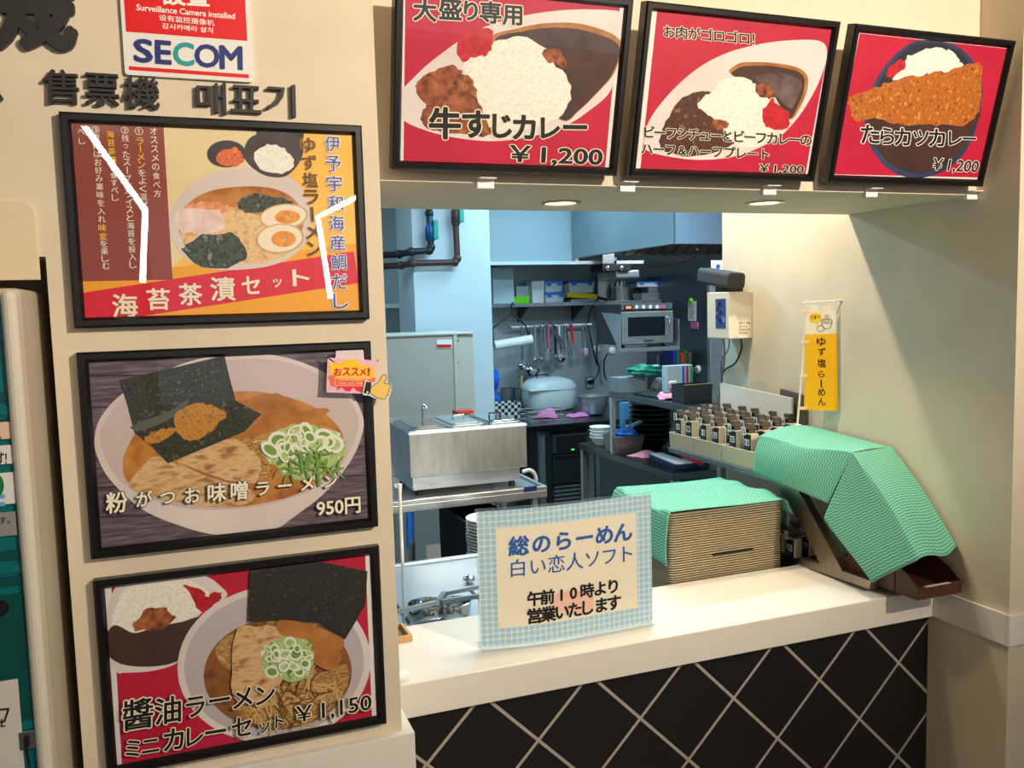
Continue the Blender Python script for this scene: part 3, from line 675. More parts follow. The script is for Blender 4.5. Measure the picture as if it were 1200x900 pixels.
thumb(grow(hs, 8), .0046, .0049, BLACK, 'outline', th); thumb(hs, .005, .0053, mat('print_hand_yellow', (246, 206, 104), .4), 'hand', th)
thumb([(556, 700), (588, 566), (650, 582), (622, 722)], .0046, .0053, BLACK, 'cuff', th); thumb([tuple(p) for p in ell(600, 694, 12, 14, 12)], .0054, .0056, WPLAST, 'cuff_button', th)

# ------------------------------------------------------------------ raised lettering on the wall, and the camera notice
WP = Plane((0, 1.925, 1.75), (1, 0, 0), (0, 0, 1))
def raised(ch, bl, br, tl, off, lab):
    m = MB(); text(m, WP.w, ch, WP.loc(*bl), WP.loc(*br), WP.loc(*tl), .0005, 0, off, .013)
    tag(obj('raised_character', m, DARKL), lab, 'lettering', 'raised characters on the pillar wall')
raised('機', (-34, 55), (88, 58), (-36, -62), .036, 'huge dark raised character beside the security camera notice')
raised('、', (-9, 118), (3, 119), (-9, 105), .04, 'tiny raised comma-like stroke at the start of the caption row below the huge character')
raised('售', (52, 122), (93, 123), (51, 83), .010, 'dark raised character with a bird top, first of the three in the ticket machine caption')
raised('票', (101, 124), (140, 126), (100, 87), .010, 'dark raised character in the middle of the three above the top poster')
raised('機', (146, 127), (187, 129), (146, 90), .010, 'smaller dark raised character below the red and white notice, third of its trio')
raised('매', (231, 134), (265, 135), (230, 98), .006, 'dark raised Korean syllable below the corner of the notice')
raised('표', (270, 132), (306, 134), (270, 101), .006, 'dark raised Korean syllable with a flat base, middle of the Korean trio')
raised('기', (312, 136), (346, 138), (311, 99), .006, 'dark raised Korean syllable ending the caption above the top poster')

c1 = crop(0, 0, 4)
NP = Plane((0, 1.916, 1.75), (1, 0, 0), (0, 0, 1)); L = lambda x, y: NP.loc(*c1(x, y))
sg = thing('security_notice', 'red and white surveillance camera notice board fixed to the wall over the captions', 'sign', onY(220, 92, 1.922))
def outline(pts, h0, h1, mt, nm, par, pl):
    m = MB(); m.prism([pl.w(a, b, h0) for a, b in pts], [pl.w(a, b, h1) for a, b in pts]); return obj(nm, m, mt, par)
bl, br = L(586, 352), L(1186, 386); tl = L(540, -300); tr = Vector((br.x, tl.y))
bl = Vector((L(586, 352).x, br.y))
def rrect(x0, y0, x1, y1, r, n=5):
    out = []
    for cx, cy, a in ((x1-r, y0+r, -PI/2), (x1-r, y1-r, 0), (x0+r, y1-r, PI/2), (x0+r, y0+r, PI)):
        out += [Vector((cx+r*math.cos(a+i*PI/2/n), cy+r*math.sin(a+i*PI/2/n))) for i in range(n+1)]
    return out
outline(rrect(bl.x, bl.y, br.x, tl.y, .006), -.0085, 0, WPLAST, 'board', sg, NP)
m = MB(); ms = [mat('notice_red', (226, 6, 14), .4), WHITEP, mat('notice_navy', (28, 44, 120), .4), mat('notice_teal', (20, 160, 164), .4)]
rb = L(590, 150).y; mg = .007
m.face([NP.w(a, b, .0004) for a, b in ((bl.x+mg, (rb+L(1157, 190).y)/2), (br.x-mg, (rb+L(1157, 190).y)/2), (br.x-mg, tl.y-mg), (bl.x+mg, tl.y-mg))], 0)
m.face([NP.w(*L(x, y), .0004) for x, y in ((604, 310), (604, 328), (1167, 367), (1166, 349))], 0)
text(m, NP.w, '設置', L(764, 20), L(980, 32), L(762, -75), .0008, 1, .03)
text(m, NP.w, 'Surveillance Camera installed', L(640, 48), L(1100, 90), L(640, 20), .0008, 1, .02)
text(m, NP.w, '设有监控摄像机', L(746, 96), L(1005, 122), L(745, 68), .0008, 1, .01)
text(m, NP.w, '감시카메라 설치', L(760, 134), L(998, 156), L(760, 108), .0008, 1, .015)
for ch, x0, x1, y, mi, of in (('S', 628, 716, 290, 2, .05), ('E', 728, 804, 297, 2, .05), ('C', 812, 912, 305, 3, .045), ('O', 912, 1030, 314, 2, .045), ('M', 1030, 1138, 322, 2, .05)):
    text(m, NP.w, ch, L(x0+4, y-2), L(x1-4, y+3), L(x0+2, y-106), .0008+(.0002 if ch == 'C' else 0), mi, of*.62)
obj('lettering', m, ms, sg)

# ------------------------------------------------------------------ recessed downlights in the underside of the fascia
for px, lab in ((657, 'round recessed downlight over the sign on the counter'), (896, 'round recessed downlight over the tray stack end of the counter')):
    p = onZ(px, 237, 2.054); t = thing('downlight', lab, 'light', (p.x, p.y, 2.054), 'downlights in the fascia')
    m = MB(); m.lathe((p.x, p.y, 2.054), [(.062, .0), (.062, -.004), (.05, -.006), (.047, -.001)], n=36); obj('trim_ring', m, mat('lamp_ring', (200, 190, 170), .3, .6), t, smooth=True)
    m = MB(); m.lathe((p.x, p.y, 2.0535), [(.0, 0), (.049, 0), (.049, -.0015), (.0, -.0015)], n=36); obj('lens', m, mat('lit_lens', (255, 236, 200), .4, emit=(255, 226, 178), estr=9), t)
    lamp('downlight_lamp', 'SPOT', (p.x, p.y, 2.044), (p.x, p.y, 0), 24, (1, .84, .62), spot_size=1.9, spot_blend=.7, shadow_soft_size=.05)

# ------------------------------------------------------------------ ticket machine in its recess
m = MB(); q = [onY(x, y, 1.925) for x, y in ((53, 328), (47, 237))]
pb, ptp = q[0].z, q[1].z
pl = Plane((0, 1.925, 0), (1, 0, 0), (0, 0, 1)); pts = [Vector((-1.2, pb)), Vector((-.262, pb)), Vector((-.262, ptp-.02)), Vector((-.268, ptp-.006)), Vector((-.282, ptp)), Vector((-1.2, ptp))]
m.prism([pl.w(a, b, .0005) for a, b in pts], [pl.w(a, b, .007) for a, b in pts]); tag(obj('access_panel', m, mat('panel_cream', (232, 214, 180), .6), bevel=.0015), 'cream flat panel with a rounded corner above the ticket machine', 'panel')
MY = 1.735; xr = onY(27, 440, MY).x; topz = onY(10, 337, MY).z
mc = thing('ticket_machine', 'cream and teal ticket vending machine standing in the recess beside the pillar', 'vending machine', (-.75, 1.95, 0))
m = MB(); m.box((-1.15, MY+.03, .03), (xr, 2.17, topz)); m.box((-1.1, MY+.08, 0), (xr-.04, 2.1, .03), 0); obj('cabinet', m, mat('machine_cream', (205, 196, 176), .45), mc, bevel=.01)
m = MB(); xs = onY(7, 440, MY).x; m.box((xs, MY-.012, .05), (xr, MY+.03, topz-.004)); obj('edge_moulding', m, mat('machine_edge', (226, 220, 204), .4), mc, bevel=.013, seg=4)
m = MB(); m.box((-1.15, MY-.012, .05), (-1.10, MY+.03, topz-.004)); obj('edge_moulding', m, MATS['machine_edge'], mc, bevel=.013, seg=4)
TEAL = mat('teal_panel', (0, 112, 118), .35); TEALD = mat('dark_teal_panel', (0, 78, 74), .35)
m = MB(); m.box((-1.10, MY+.004, .05), (xs, MY+.03, topz-.02)); zz = [onY(5, y, MY).z for y in (460, 478, 497, 645, 668, 690, 700)]
for y, mi in ((462, 1), (478, 0), (493, 1), (648, 1), (664, 0), (678, 1), (850, 0)):
    z = onY(15, y, MY).z; m.box((-1.10, MY, z-.012), (xs-.0005, MY+.004, z+.004), mi)
z0, z1 = onY(30, 845, MY).z, onY(10, 697, MY).z; m.box((-1.10, MY, z0), (xs-.0005, MY+.004, z1), 1)
obj('front_panel', m, [TEAL, TEALD], mc)
def sticker(nm, x0, y0, x1, y1, mt, h=.0016):
    a, b = onY(x0, y1, MY), onY(x1, y0, MY); m = MB(); m.box((a.x, MY-h, a.z), (b.x, MY-.0002, b.z)); return obj(nm, m, mt, mc, bevel=.0005)
s1 = sticker('sticker', -60, 494, 13, 519, mat('sticker_peach', (240, 208, 176), .5)); s2 = sticker('sticker', -60, 521, 13.5, 549, PAPER)
s3 = sticker('sticker', -60, 553, 16, 597, WPLAST); s4 = sticker('sticker', -60, 599, 18, 635, mat('sticker_grey', (150, 148, 150), .5))
FPL = Plane((0, MY, 1.75), (1, 0, 0), (0, 0, 1)); F = FPL.loc
def fronttext(nm, s, bl, br, tl, mt, par, off=.01, h=.0022):
    m = MB(); text(m, FPL.w, s, F(*bl), F(*br), F(*tl), h, 0, off); return obj(nm, m, mt, par)
fronttext('lettering', 'ます!', (-13, 546), (8, 544), (-13, 531), INK, s2, .02); fronttext('lettering', '。', (-2, 515), (2, 515), (-2, 511), INK, s1)
fronttext('lettering', 'ます。', (-10, 614), (12, 613), (-10, 606), INK, s4)
m = MB(); m.face([FPL.w(a, b, .0022) for a, b in [F(*p) for p in ell(-5, 569, 10, 14, 24)]]); obj('round_mark', m, mat('mark_green', (20, 120, 70), .5), s3)
m = MB(); 
for y in (583, 592): m.face([FPL.w(*F(*p), .0022) for p in ((-40, y-3), (6, y-4), (6, y+1), (-40, y+2))])
obj('blue_bars', m, mat('mark_blue', (110, 176, 222), .5), s3)
m = MB(); m.lathe(onY(1, 712, MY), [(.013, 0), (.013, .006), (.009, .012), (.0, .012)], ax='Y', M=Matrix.Scale(-1, 4, (0, 1, 0))); obj('lock', m, BLACK, mc, smooth=True)
s5 = sticker('slot_cover', -90, 795, 21, 960, mat('cover_white', (226, 220, 212), .4), .004)
fronttext('lettering', 'BILL', (-14, 852), (7, 850), (-14, 843), INK, s5, .02, .0046)
m = MB(); 
for a, b in (((-20, 832), (11, 829)), ((-20, 846), (6, 844)), ((11, 829), (6, 844))):
    p, q = FPL.w(*F(*a), .0055), FPL.w(*F(*b), .0055); m.tube([p, q], .0016, n=6)
obj('banknote_mark', m, INK, s5)
m = MB(); p = onY(32, 866, MY); m.box((p.x-.012, MY-.006, p.z-.017), (p.x+.012, MY-.0003, p.z+.017)); k = obj('latch', m, CHROME, mc, bevel=.001)
m = MB(); m.box((p.x-.004, MY-.012, p.z-.009), (p.x+.004, MY-.0062, p.z+.008)); obj('latch_button', m, BLACK, k, bevel=.001)
m = MB(); m.tube([(p.x-.003, MY-.008, p.z-.008), (p.x+.002, MY-.009, p.z-.05), (p.x+.008, MY-.006, p.z-.12)], .0022); obj('cable', m, BLACK, mc, smooth=True)

# ------------------------------------------------------------------ on the counter: the notice, trays, cloth
ORD = 'topmost second third fourth fifth sixth seventh eighth ninth tenth eleventh twelfth thirteenth fourteenth fifteenth sixteenth seventeenth eighteenth nineteenth twentieth twenty-first twenty-second twenty-third twenty-fourth twenty-fifth twenty-sixth twenty-seventh twenty-eighth twenty-ninth thirtieth thirty-first thirty-second thirty-third thirty-fourth thirty-fifth thirty-sixth'.split()
A = Vector((.751, 2.345, .752)); B = Vector((1.306, 2.318, .752))
SU = (B-A); SW = SU.length; SU = SU.normalized(); SN = Vector((SU.y, -SU.x, 0)); SH = .402
def sheetpt(u, v, h=0):
    t = u/SW; bow = .022*4*t*(1-t)*(1-.25*v/SH)+.006*math.sin(PI*t*2)
    return A+SU*u+SN*(bow+h-.02*v/SH*0)+Vector((0, 0, v+.006))
st = thing('counter_notice', 'white notice with pale blue checked border in a clear stand on the counter', 'sign', (A+B)/2)
m = MB(); m.grid(lambda i, j: sheetpt(i*SW, j*SH), 24, 2, 0, lambda i, j: (i*SW, j*SH))
def gingham():
    m = mat('blue_check_border', (244, 240, 224), .55); nt = m.node_tree; b = nt.nodes['Principled BSDF']; N = nt.nodes.new; Lk = nt.links.new
    uv = N('ShaderNodeUVMap'); sp = N('ShaderNodeSeparateXYZ'); Lk(uv.outputs[0], sp.inputs[0]); fs = []
    for k in (0, 1):
        a = N('ShaderNodeMath'); a.operation = 'MULTIPLY'; a.inputs[1].default_value = 1/.0175; Lk(sp.outputs[k], a.inputs[0])
        f = N('ShaderNodeMath'); f.operation = 'FRACT'; Lk(a.outputs[0], f.inputs[0])
        g = N('ShaderNodeMath'); g.operation = 'GREATER_THAN'; g.inputs[1].default_value = .3; Lk(f.outputs[0], g.inputs[0]); fs.append(g)
    s = N('ShaderNodeMath'); s.operation = 'ADD'; Lk(fs[0].outputs[0], s.inputs[0]); Lk(fs[1].outputs[0], s.inputs[1])
    d = N('ShaderNodeMath'); d.operation = 'MULTIPLY'; d.inputs[1].default_value = .5; Lk(s.outputs[0], d.inputs[0])
    r = N('ShaderNodeValToRGB'); e = r.color_ramp.elements; e[0].color = (*lin((232, 232, 222)), 1); e[1].color = (*lin((158, 202, 228)), 1); q = e.new(.5); q.color = (*lin((196, 220, 228)), 1)
    Lk(d.outputs[0], r.inputs[0]); Lk(r.outputs[0], b.inputs['Base Color']); return m
obj('printed_border', m, gingham(), st, solid=.0012, offset=-1)
m = MB(); bw = .052; m.grid(lambda i, j: sheetpt(bw+i*(SW-2*bw), bw+j*(SH-2*bw), .0008), 24, 2); obj('printed_sheet', m, mat('notice_paper', (238, 230, 208), .55), st)
SP = Plane(A+Vector((0, 0, .006)), SU, (0, 0, 1)); c9 = crop(540, 570, 4.5); NL = lambda x, y: SP.loc(*c9(x, y))
m = MB(); NB = mat('notice_blue', (34, 96, 176), .5)
def srow(s, xs, y0, y1, k, mi, off, sl, wk=1.0):
    for ch, x in zip(s, xs):
        y = y0+(y1-y0)*(x-xs[0])/(xs[-1]-xs[0]); bl, br, tl = chbox(ch, x, y, k, -sl); text(m, sheetpt, ch, NL(*bl), NL(*br), NL(*tl), .0022, mi, off)
srow('総のらーめん', (295, 412, 528, 642, 750, 850), 304, 238, 108, 0, .03, .13)
srow('白い恋人ソフト', (290, 392, 490, 588, 684, 776, 866), 420, 352, 98, 0, .004, .13)
srow('午前10時より', (374, 442, 516, 580, 654, 726, 796), 578, 520, 80, 1, .033, .12)
srow('営業いたします', (374, 446, 518, 588, 652, 730, 800), 668, 606, 84, 1, .033, .12)
obj('lettering', m, [NB, INK], st)
m = MB(); m.face([sheetpt(p.x, p.y, .0018) for p in [NL(*q) for q in smooth([(460, 610), (480, 555), (560, 540), (680, 560), (685, 640), (640, 660), (500, 640)], 4)]]); obj('pink_smudge', m, mat('faded_pink', (240, 196, 176), .6), st)
m = MB(); m.grid(lambda i, j: sheetpt(-.004+i*(SW+.008), -.004+j*(SH+.012), -.004), 24, 2); obj('back_panel', m, CLEAR, st, solid=.002)
m = MB(); m.grid(lambda i, j: (lambda q: Vector((q.x, q.y, .7515))+Vector((-SN.x, -SN.y, 0))*(-.018+j*.075))(sheetpt(i*SW, 0)), 24, 2); obj('base', m, CLEAR, st, solid=.003)

TAN = mat('tray_tan', (184, 168, 138), .5, var=.04, scale=15); TDK = mat('tray_gap_shade', (12, 11, 10), .6)  # black of the tray bodies paints in the shade between stacked rims
TX0, TX1, TY0, TY1, TZ = 1.563, 2.047, 2.642, 3.02, .995
m = MB(); m.box((1.42, 2.632, .665), (2.335, 3.1, .69))
for x in (1.45, 2.30):
    for y in (2.66, 3.06): m.box((x-.015, y-.015, 0), (x+.015, y+.015, .665))
tag(obj('under_shelf', m, STEEL, bevel=.002), 'low steel shelf just behind the serving counter, carrying the tray stack', 'shelf')
PIT = .0087; n = int((TZ-.6905)/PIT); base = None
for i in range(n):
    z = TZ-(i+1)*PIT
    lab = ('topmost' if i == 0 else ORD[i]+' from the top') + ' thin tan serving tray of the stack under the green cloth'
    if base is None:
        base = thing('serving_tray', lab, 'tray', ((TX0+TX1)/2, (TY0+TY1)/2, z), 'serving trays stacked behind the counter')
        r = MB(); rr = rrect(TX0, TY0, TX1, TY1, .02); r.prism([Vector((p.x, p.y, z+.0050)) for p in rr], [Vector((p.x, p.y, z+.0083)) for p in rr]); obj('rim', r, TAN, base)
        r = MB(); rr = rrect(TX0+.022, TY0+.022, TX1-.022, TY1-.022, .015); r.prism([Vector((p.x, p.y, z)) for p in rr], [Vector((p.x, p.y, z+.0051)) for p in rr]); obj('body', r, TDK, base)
    else:
        dup(base, (random.uniform(-.0012, .0012), random.uniform(-.0008, .0012), -i*PIT), lab)

p, q = onY(835, 650, TY0), onY(882, 644.5, TY0); m = MB(); m.box((p.x, TY0-.004, p.z-.0025), (q.x, TY0+.016, p.z+.0025)); tag(obj('tray_gap_strip', m, TDK), 'thin black strip standing in for a dark gap between two trays of the stack', 'card')  # added black strip, stands in for the shade in a wider gap
def cloth_mat():
    m = mat('green_striped_cloth', (96, 190, 160), .9); nt = m.node_tree; b = nt.nodes['Principled BSDF']; N = nt.nodes.new; Lk = nt.links.new
    uv = N('ShaderNodeUVMap'); sp = N('ShaderNodeSeparateXYZ'); Lk(uv.outputs[0], sp.inputs[0])
    def M_(op, a, bb=None):
        q = N('ShaderNodeMath'); q.operation = op
        for i, z in enumerate((a, bb)):
            if z is None: continue
            if isinstance(z, (int, float)): q.inputs[i].default_value = z
            else: Lk(z, q.inputs[i])
        return q.outputs[0]
    w1 = M_('MULTIPLY', M_('SINE', M_('MULTIPLY', sp.outputs[0], 2*PI/.026)), .0015)
    s = M_('SINE', M_('MULTIPLY', M_('ADD', sp.outputs[1], w1), 2*PI/.0115))
    r = N('ShaderNodeValToRGB'); e = r.color_ramp.elements; e[0].position = .42; e[0].color = (*lin((66, 170, 144)), 1); e[1].position = .62; e[1].color = (*lin((146, 206, 182)), 1)
    Lk(M_('MULTIPLY_ADD', s, .5), r.inputs[0]); nt.nodes[-2 if False else len(nt.nodes)-1].inputs[2].default_value = .5
    Lk(r.outputs[0], b.inputs['Base Color'])
    n = N('ShaderNodeTexNoise'); n.inputs['Scale'].default_value = 350; bp = N('ShaderNodeBump'); bp.inputs['Strength'].default_value = .35; bp.inputs['Distance'].default_value = .002
    Lk(n.outputs['Fac'], bp.inputs['Height']); Lk(bp.outputs[0], b.inputs['Normal']); return m
CLOTH = cloth_mat()
def cloth(name, label, fn, nu, nv, U, V, group=None, swap=False):
    m = MB(); m.grid(fn, nu, nv, 0, (lambda i, j: (j*V, i*U)) if swap else (lambda i, j: (i*U, j*V)))
    return tag(obj(name, m, CLOTH, smooth=True, solid=.0022, offset=1), label, 'cloth', group)
def tray_cloth(i, j):
    y = TY0-.010+j*.42; s = i*.76; Lh, T, R = .185, .484, .09
    hang = Lh-.02*j
    wz = .010*math.sin(9*i+2.3*j)*math.sin(PI*min(1, j*1.1))+.012*j+.006*math.sin(14*j+5*i)
    if s < hang: d = hang-s; return Vector((TX0-.007-.02*math.sin(d*14)*(.4+j)-.02*d, y+.03*d, TZ+.004-d+wz*.4))
    if s < hang+T: x = TX0-.007+(s-hang)*(T+.014)/T; return Vector((x, y, TZ+.005+max(wz, 0)+.002))
    d = (s-hang-T)*(.75-.25*j); return Vector((TX1+.008+.45*d, y+.02*d, TZ+.005-d*.85+max(wz, 0)*.5))
cloth('green_cloth', 'green wavy-striped cloth laid over the stack of serving trays', tray_cloth, 60, 30, .76, .42, swap=True)

# small white dome and wooden tray beside the pillar
m = MB(); p = onZ(474, 797, .75); m.lathe((p.x-.012, p.y+.012, .7505), [(.03, 0), (.032, .006), (.03, .013), (.022, .019), (.01, .022), (0, .0225)], sx=1.05); tag(obj('coaster_dish', m, WPLAST, smooth=True), 'small white rounded dish on the counter tight against the pillar', 'dish')
wt = thing('wooden_tray', 'pale wooden cash tray half hidden by the pillar on the counter', 'tray', (.50, 2.55, .75))
m = MB(); M = Matrix.Translation((.502, 2.548, .7505)) @ Matrix.Rotation(.03, 4, 'Z')
for a, b in (((-.08, -.06, 0), (.08, -.05, .02)), ((-.08, .05, 0), (.08, .06, .02)), ((-.08, -.05, 0), (-.07, .05, .02)), ((.07, -.05, 0), (.08, .05, .02))): m.box(a, b, 0, M)
obj('rim', m, mat('pale_wood', (206, 160, 104), .5, var=.1, scale=12, stretch=(2, 14, 2)), wt, bevel=.0015)
m = MB(); m.box((-.07, -.05, .001), (.07, .05, .006), 0, M); obj('pad', m, mat('tray_pad', (126, 104, 82), .8), wt)

# ------------------------------------------------------------------ the slanted steel rack at the end of the counter
XR = 2.10
rk = thing('slanted_rack', 'bent stainless rack standing on the counter end, carrying bins and call blocks', 'rack', (2.2, 2.6, .75))
def XP(x, y, X=XR): return onX(x, y, X)
prof = [(933, 661), (1018, 691), (1021, 681), (987, 669), (944, 590), (933, 571), (912, 556), (884, 549), (884, 557), (908, 566), (924, 588), (960, 660), (938, 654)]
pp = [XP(*q) for q in prof]; lift = .7505-min(p.z for p in pp)
pp = [Vector((XR, p.y, max(.7505, p.z+max(0, lift)))) for p in pp]
for x0, x1 in ((XR, XR+.034), (2.326, 2.339)):
    m = MB(); m.prism([Vector((x0, p.y, p.z)) for p in pp], [Vector((x1, p.y, p.z)) for p in pp]); obj('side_frame', m, mat('brushed_rack', (150, 142, 130), .36, 1, var=.1, scale=8, stretch=(1, 8, 1)), rk, bevel=.0015)
DZ = 1.072
m = MB(); m.box((2.068, 2.40, DZ-.022), (2.336, 3.50, DZ)); obj('deck', m, MATS['dark_stainless'], rk, bevel=.002)
for y in (3.40, 2.96):
    m = MB(); m.box((2.285, y, .6905), (2.315, y+.03, DZ-.022)); obj('rear_post', m, STEEL, rk)
# brown bins
def bin_(name, label, x0, x1, y0, y1, z, hf, hb, hl, strip):
    t = thing(name, label, 'bin', ((x0+x1)/2, (y0+y1)/2, z), 'brown bins on the slanted rack'); k = .005; yk = y0+.10
    def side(x): return [Vector((x, y0, z)), Vector((x, y1, z)), Vector((x, y1, z+hb)), Vector((x, yk, z+hb)), Vector((x, y0+.045, z+hf)), Vector((x, y0, z+hl))]
    m = MB(); m.prism(side(x0), side(x0+k)); m.prism(side(x1-k), side(x1)); m.box((x0+k, y0, z), (x1-k, y1, z+k)); m.box((x0+k, y1-k, z+k), (x1-k, y1, z+hb)); m.box((x0+k, y0, z+k), (x1-k, y0+k, z+hl))
    m.box((x0-.004, y0-.006, z+hl-.008), (x1+.004, y0, z+hl)); m.box((x0-.004, yk, z+hb-.008), (x0, y1, z+hb)); m.box((x0-.003, yk-.006, z), (x0, yk, z+hb)); m.box((x1, yk, z+hb-.008), (x1+.004, y1, z+hb))
    obj('tub', m, BROWN, t, bevel=.0012)
    if strip:
        m = MB(); m.box((x0+.03, y0-.008, z+hl), (x1-.055, y0+.004, z+hl+.001)); obj('label_strip', m, WPLAST, t)
    return t
bin_('storage_bin', 'open-fronted brown plastic bin jutting over the counter end below the draped cloth', 2.135, 2.322, 2.085, 2.40, .775, .075, .10, .042, True)
bin_('storage_bin', 'brown plastic bin on the rack deck, almost hidden under the green cloth', 2.10, 2.322, 2.42, 2.79, DZ+.001, .08, .09, .05, False)
# cloths over the bins
a0, a1, a2, a3 = XP(890.7, 512.7, 2.065), XP(999, 533, 2.065), XP(971, 590, 2.045), XP(884, 552.5, 2.045)
r0 = onX(953, 500, 2.325); r1 = onX(1044, 524.7, 2.325); ZT = max(a0.z, a1.z)
def clothA(i, j):
    # j: hem of the front flap -> fold -> back edge along the wall
    w_ = .010*math.sin(7*i+1)*math.sin(PI*j)
    if j < .5:
        k = j/.5; lo = a3.lerp(a2, i); hi = a0.lerp(a1, i); p = lo.lerp(hi, k); p.x -= .010*math.sin(PI*k)*(1+.6*math.sin(5*i)); return p
    k = (j-.5)/.5; f = a0.lerp(a1, i); g = r0.lerp(r1, i); p = f.lerp(g, k); p.z += .018*math.sin(PI*k)*(1-i*.8)+w_*.6; return p
cloth('green_cloth', 'green wavy-striped cloth draped over the upper bin with its flap towards the trays', clothA, 50, 36, .42, .40, swap=True)
b0 = XP(999, 531, 2.062); b1 = onX(1045, 523.5, 2.33); c0 = XP(1076, 657, 2.095); c1 = onX(1121, 641, 2.328)
h0 = XP(965, 607, 2.035); h1 = XP(1022, 684, 2.05)
def clothB(i, j):
    # i across: hem of the side flap -> ridge -> wall edge;  j down the slope
    R = b0.lerp(c0, j); W = b1.lerp(c1, j); H = b0.lerp(h0, min(1, j*1.0+.0)).lerp(h0.lerp(h1, j), min(1, .25+j))
    bulge = .03*math.sin(PI*j)
    if i < .42:
        k = i/.42; k2 = 1-(1-k)*min(1, .08+j*2.2) if j < .42 else k
        p = h0.lerp(h1, max(0, (j-.42)/.58)) if j >= .42 else b0.lerp(h0, j/.42)
        q = p.lerp(R, k); q.z += .004*math.sin(9*j)+bulge*.3*k; q.x -= .012*math.sin(PI*k)*j; return q
    k = (i-.42)/.58; q = R.lerp(W, k); q.z += bulge*(.6+.5*math.sin(PI*k))*1.0+.010*math.sin(PI*k*2+.5)*j; q.y -= .012*math.sin(PI*k)*j; return q
cloth('green_cloth', 'green wavy-striped cloth hanging steeply over the lower brown bin by the wall', clothB, 56, 44, .40, .50)

# ------------------------------------------------------------------ racks of numbered call blocks
BX = 2.075; DZ2 = DZ+.0005
YB = [2.855, 3.085, 3.300, 3.505]
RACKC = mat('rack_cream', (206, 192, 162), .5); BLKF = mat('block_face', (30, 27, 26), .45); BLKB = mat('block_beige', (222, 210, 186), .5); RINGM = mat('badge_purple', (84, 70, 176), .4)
CLIPM = mat('bronze_clip', (124, 112, 98), .35, .6)
labs = ['closest to the green cloth', 'in the middle of the row', 'at the far end of the row']
for k in range(3):
    y0, y1 = YB[k]+.0015, YB[k+1]-.0015
    m = MB(); m.taper(((BX+2.334)/2, (y0+y1)/2, DZ2), 2.334-BX-.008, y1-y0-.004, .072, 2.334-BX, y1-y0, open_top=True, t=.006)
    for r in range(4): m.box((BX+.012, y0+.008, DZ2+.045), (2.325, y1-.008, DZ2+.048))
    tag(obj('block_rack', m, RACKC, bevel=.0015), 'cream box holding numbered call blocks, '+labs[k], 'rack box', 'cream boxes of call blocks')
proto = {}
def block(x, y, z, num, tagn, lab, detailed=True):
    t = thing('call_block', lab, 'call block', (x, y, z), 'numbered call blocks in cream boxes')
    def part(nm, key, make, mt, par=None, **kw):
        if key not in proto: mm = MB(); make(mm); o = obj(nm, mm, mt, **kw); proto[key] = (o.data, Vector(o.location), [(mo.type, mo.width) for mo in o.modifiers]); bpy.data.objects.remove(o)
        me, lo, mods = proto[key]; o = bpy.data.objects.new(nm, me); C.objects.link(o); o.parent = par or t; o.location = lo-(Vector((0, 0, 0)) if par is None else par.location)
        for ty, wd in mods: q = o.modifiers.new('Bevel', ty); q.width = wd; q.segments = 2; q.limit_method = 'ANGLE'
        # meshes are authored around the origin and obj() puts the pivot at the foot
        return o
    part('body', 'body', lambda m: m.box((-.018, -.026, 0), (.018, .026, .090)), BLKB, bevel=.003)
    part('face_plate', 'face', lambda m: m.box((-.0205, -.022, .004), (-.018, .022, .086)), BLKF)
    def num_(m):
        m.box((-.0216, -.015, .040), (-.0206, .016, .066))
        text(m, lambda u, v, h: Vector((-.0217-h, -u, v)), str(num), (-.0125, .0445), (.0115, .0445), (-.0125, .0615), .0002, 1, .03)
    part('number_label', ('n', num), num_, [WPLAST, INK])
    def ring(m): m.lathe((-.0206, .006, .027), [(.0085, 0), (.0085, -.0012), (.0045, -.0012), (.0045, 0)], ax='X', n=18)
    part('badge', 'ring', ring, RINGM)
    def clip_(m):
        m.box((-.015, -.008, .088), (.015, -.002, .122)); m.box((-.015, .016, .088), (.015, .021, .120)); m.box((-.019, -.012, .106), (.019, .026, .113)); m.box((-.017, -.006, .113), (.010, .022, .128))
    c = part('clip', 'clip', clip_, CLIPM, bevel=.001)
    def tg(m):
        m.box((-.0235, .006, .082), (-.0222, .032, .114)); text(m, lambda u, v, h: Vector((-.0237-h, -u, v)), str(tagn), (-.029, .088), (-.010, .088), (-.029, .108), .0001, 1, .02)
    g = part('number_tag', ('t', tagn), tg, [WPLAST, INK], c)
    return t
front = [(10, 5), (9, 6), (11, 7), (12, 8), (20, 14), (13, 15)]
slots = []
for k in range(2, -1, -1):
    for q in (1, 0): slots.append(YB[k]+(.062 if q == 0 else .158)*(YB[k+1]-YB[k])/.22)
rows = ['front row', 'second row', 'third row', 'back row']; cnt = 16
for i, y in enumerate(slots):
    for r in range(4):
        x = BX+.034+r*.064; z = DZ2+.0485+r*.009
        num, tg_ = front[i] if r == 0 else ((i*4+r*7) % 20+1, (i*3+r*5) % 20+1)
        if r == 0: lab = 'cream and black call block numbered %d in the front row of the cream boxes' % num
        else: lab = 'clip-topped call block in the %s behind number %d' % (rows[r], front[i][0])
        block(x, y, z, num, tg_, lab)
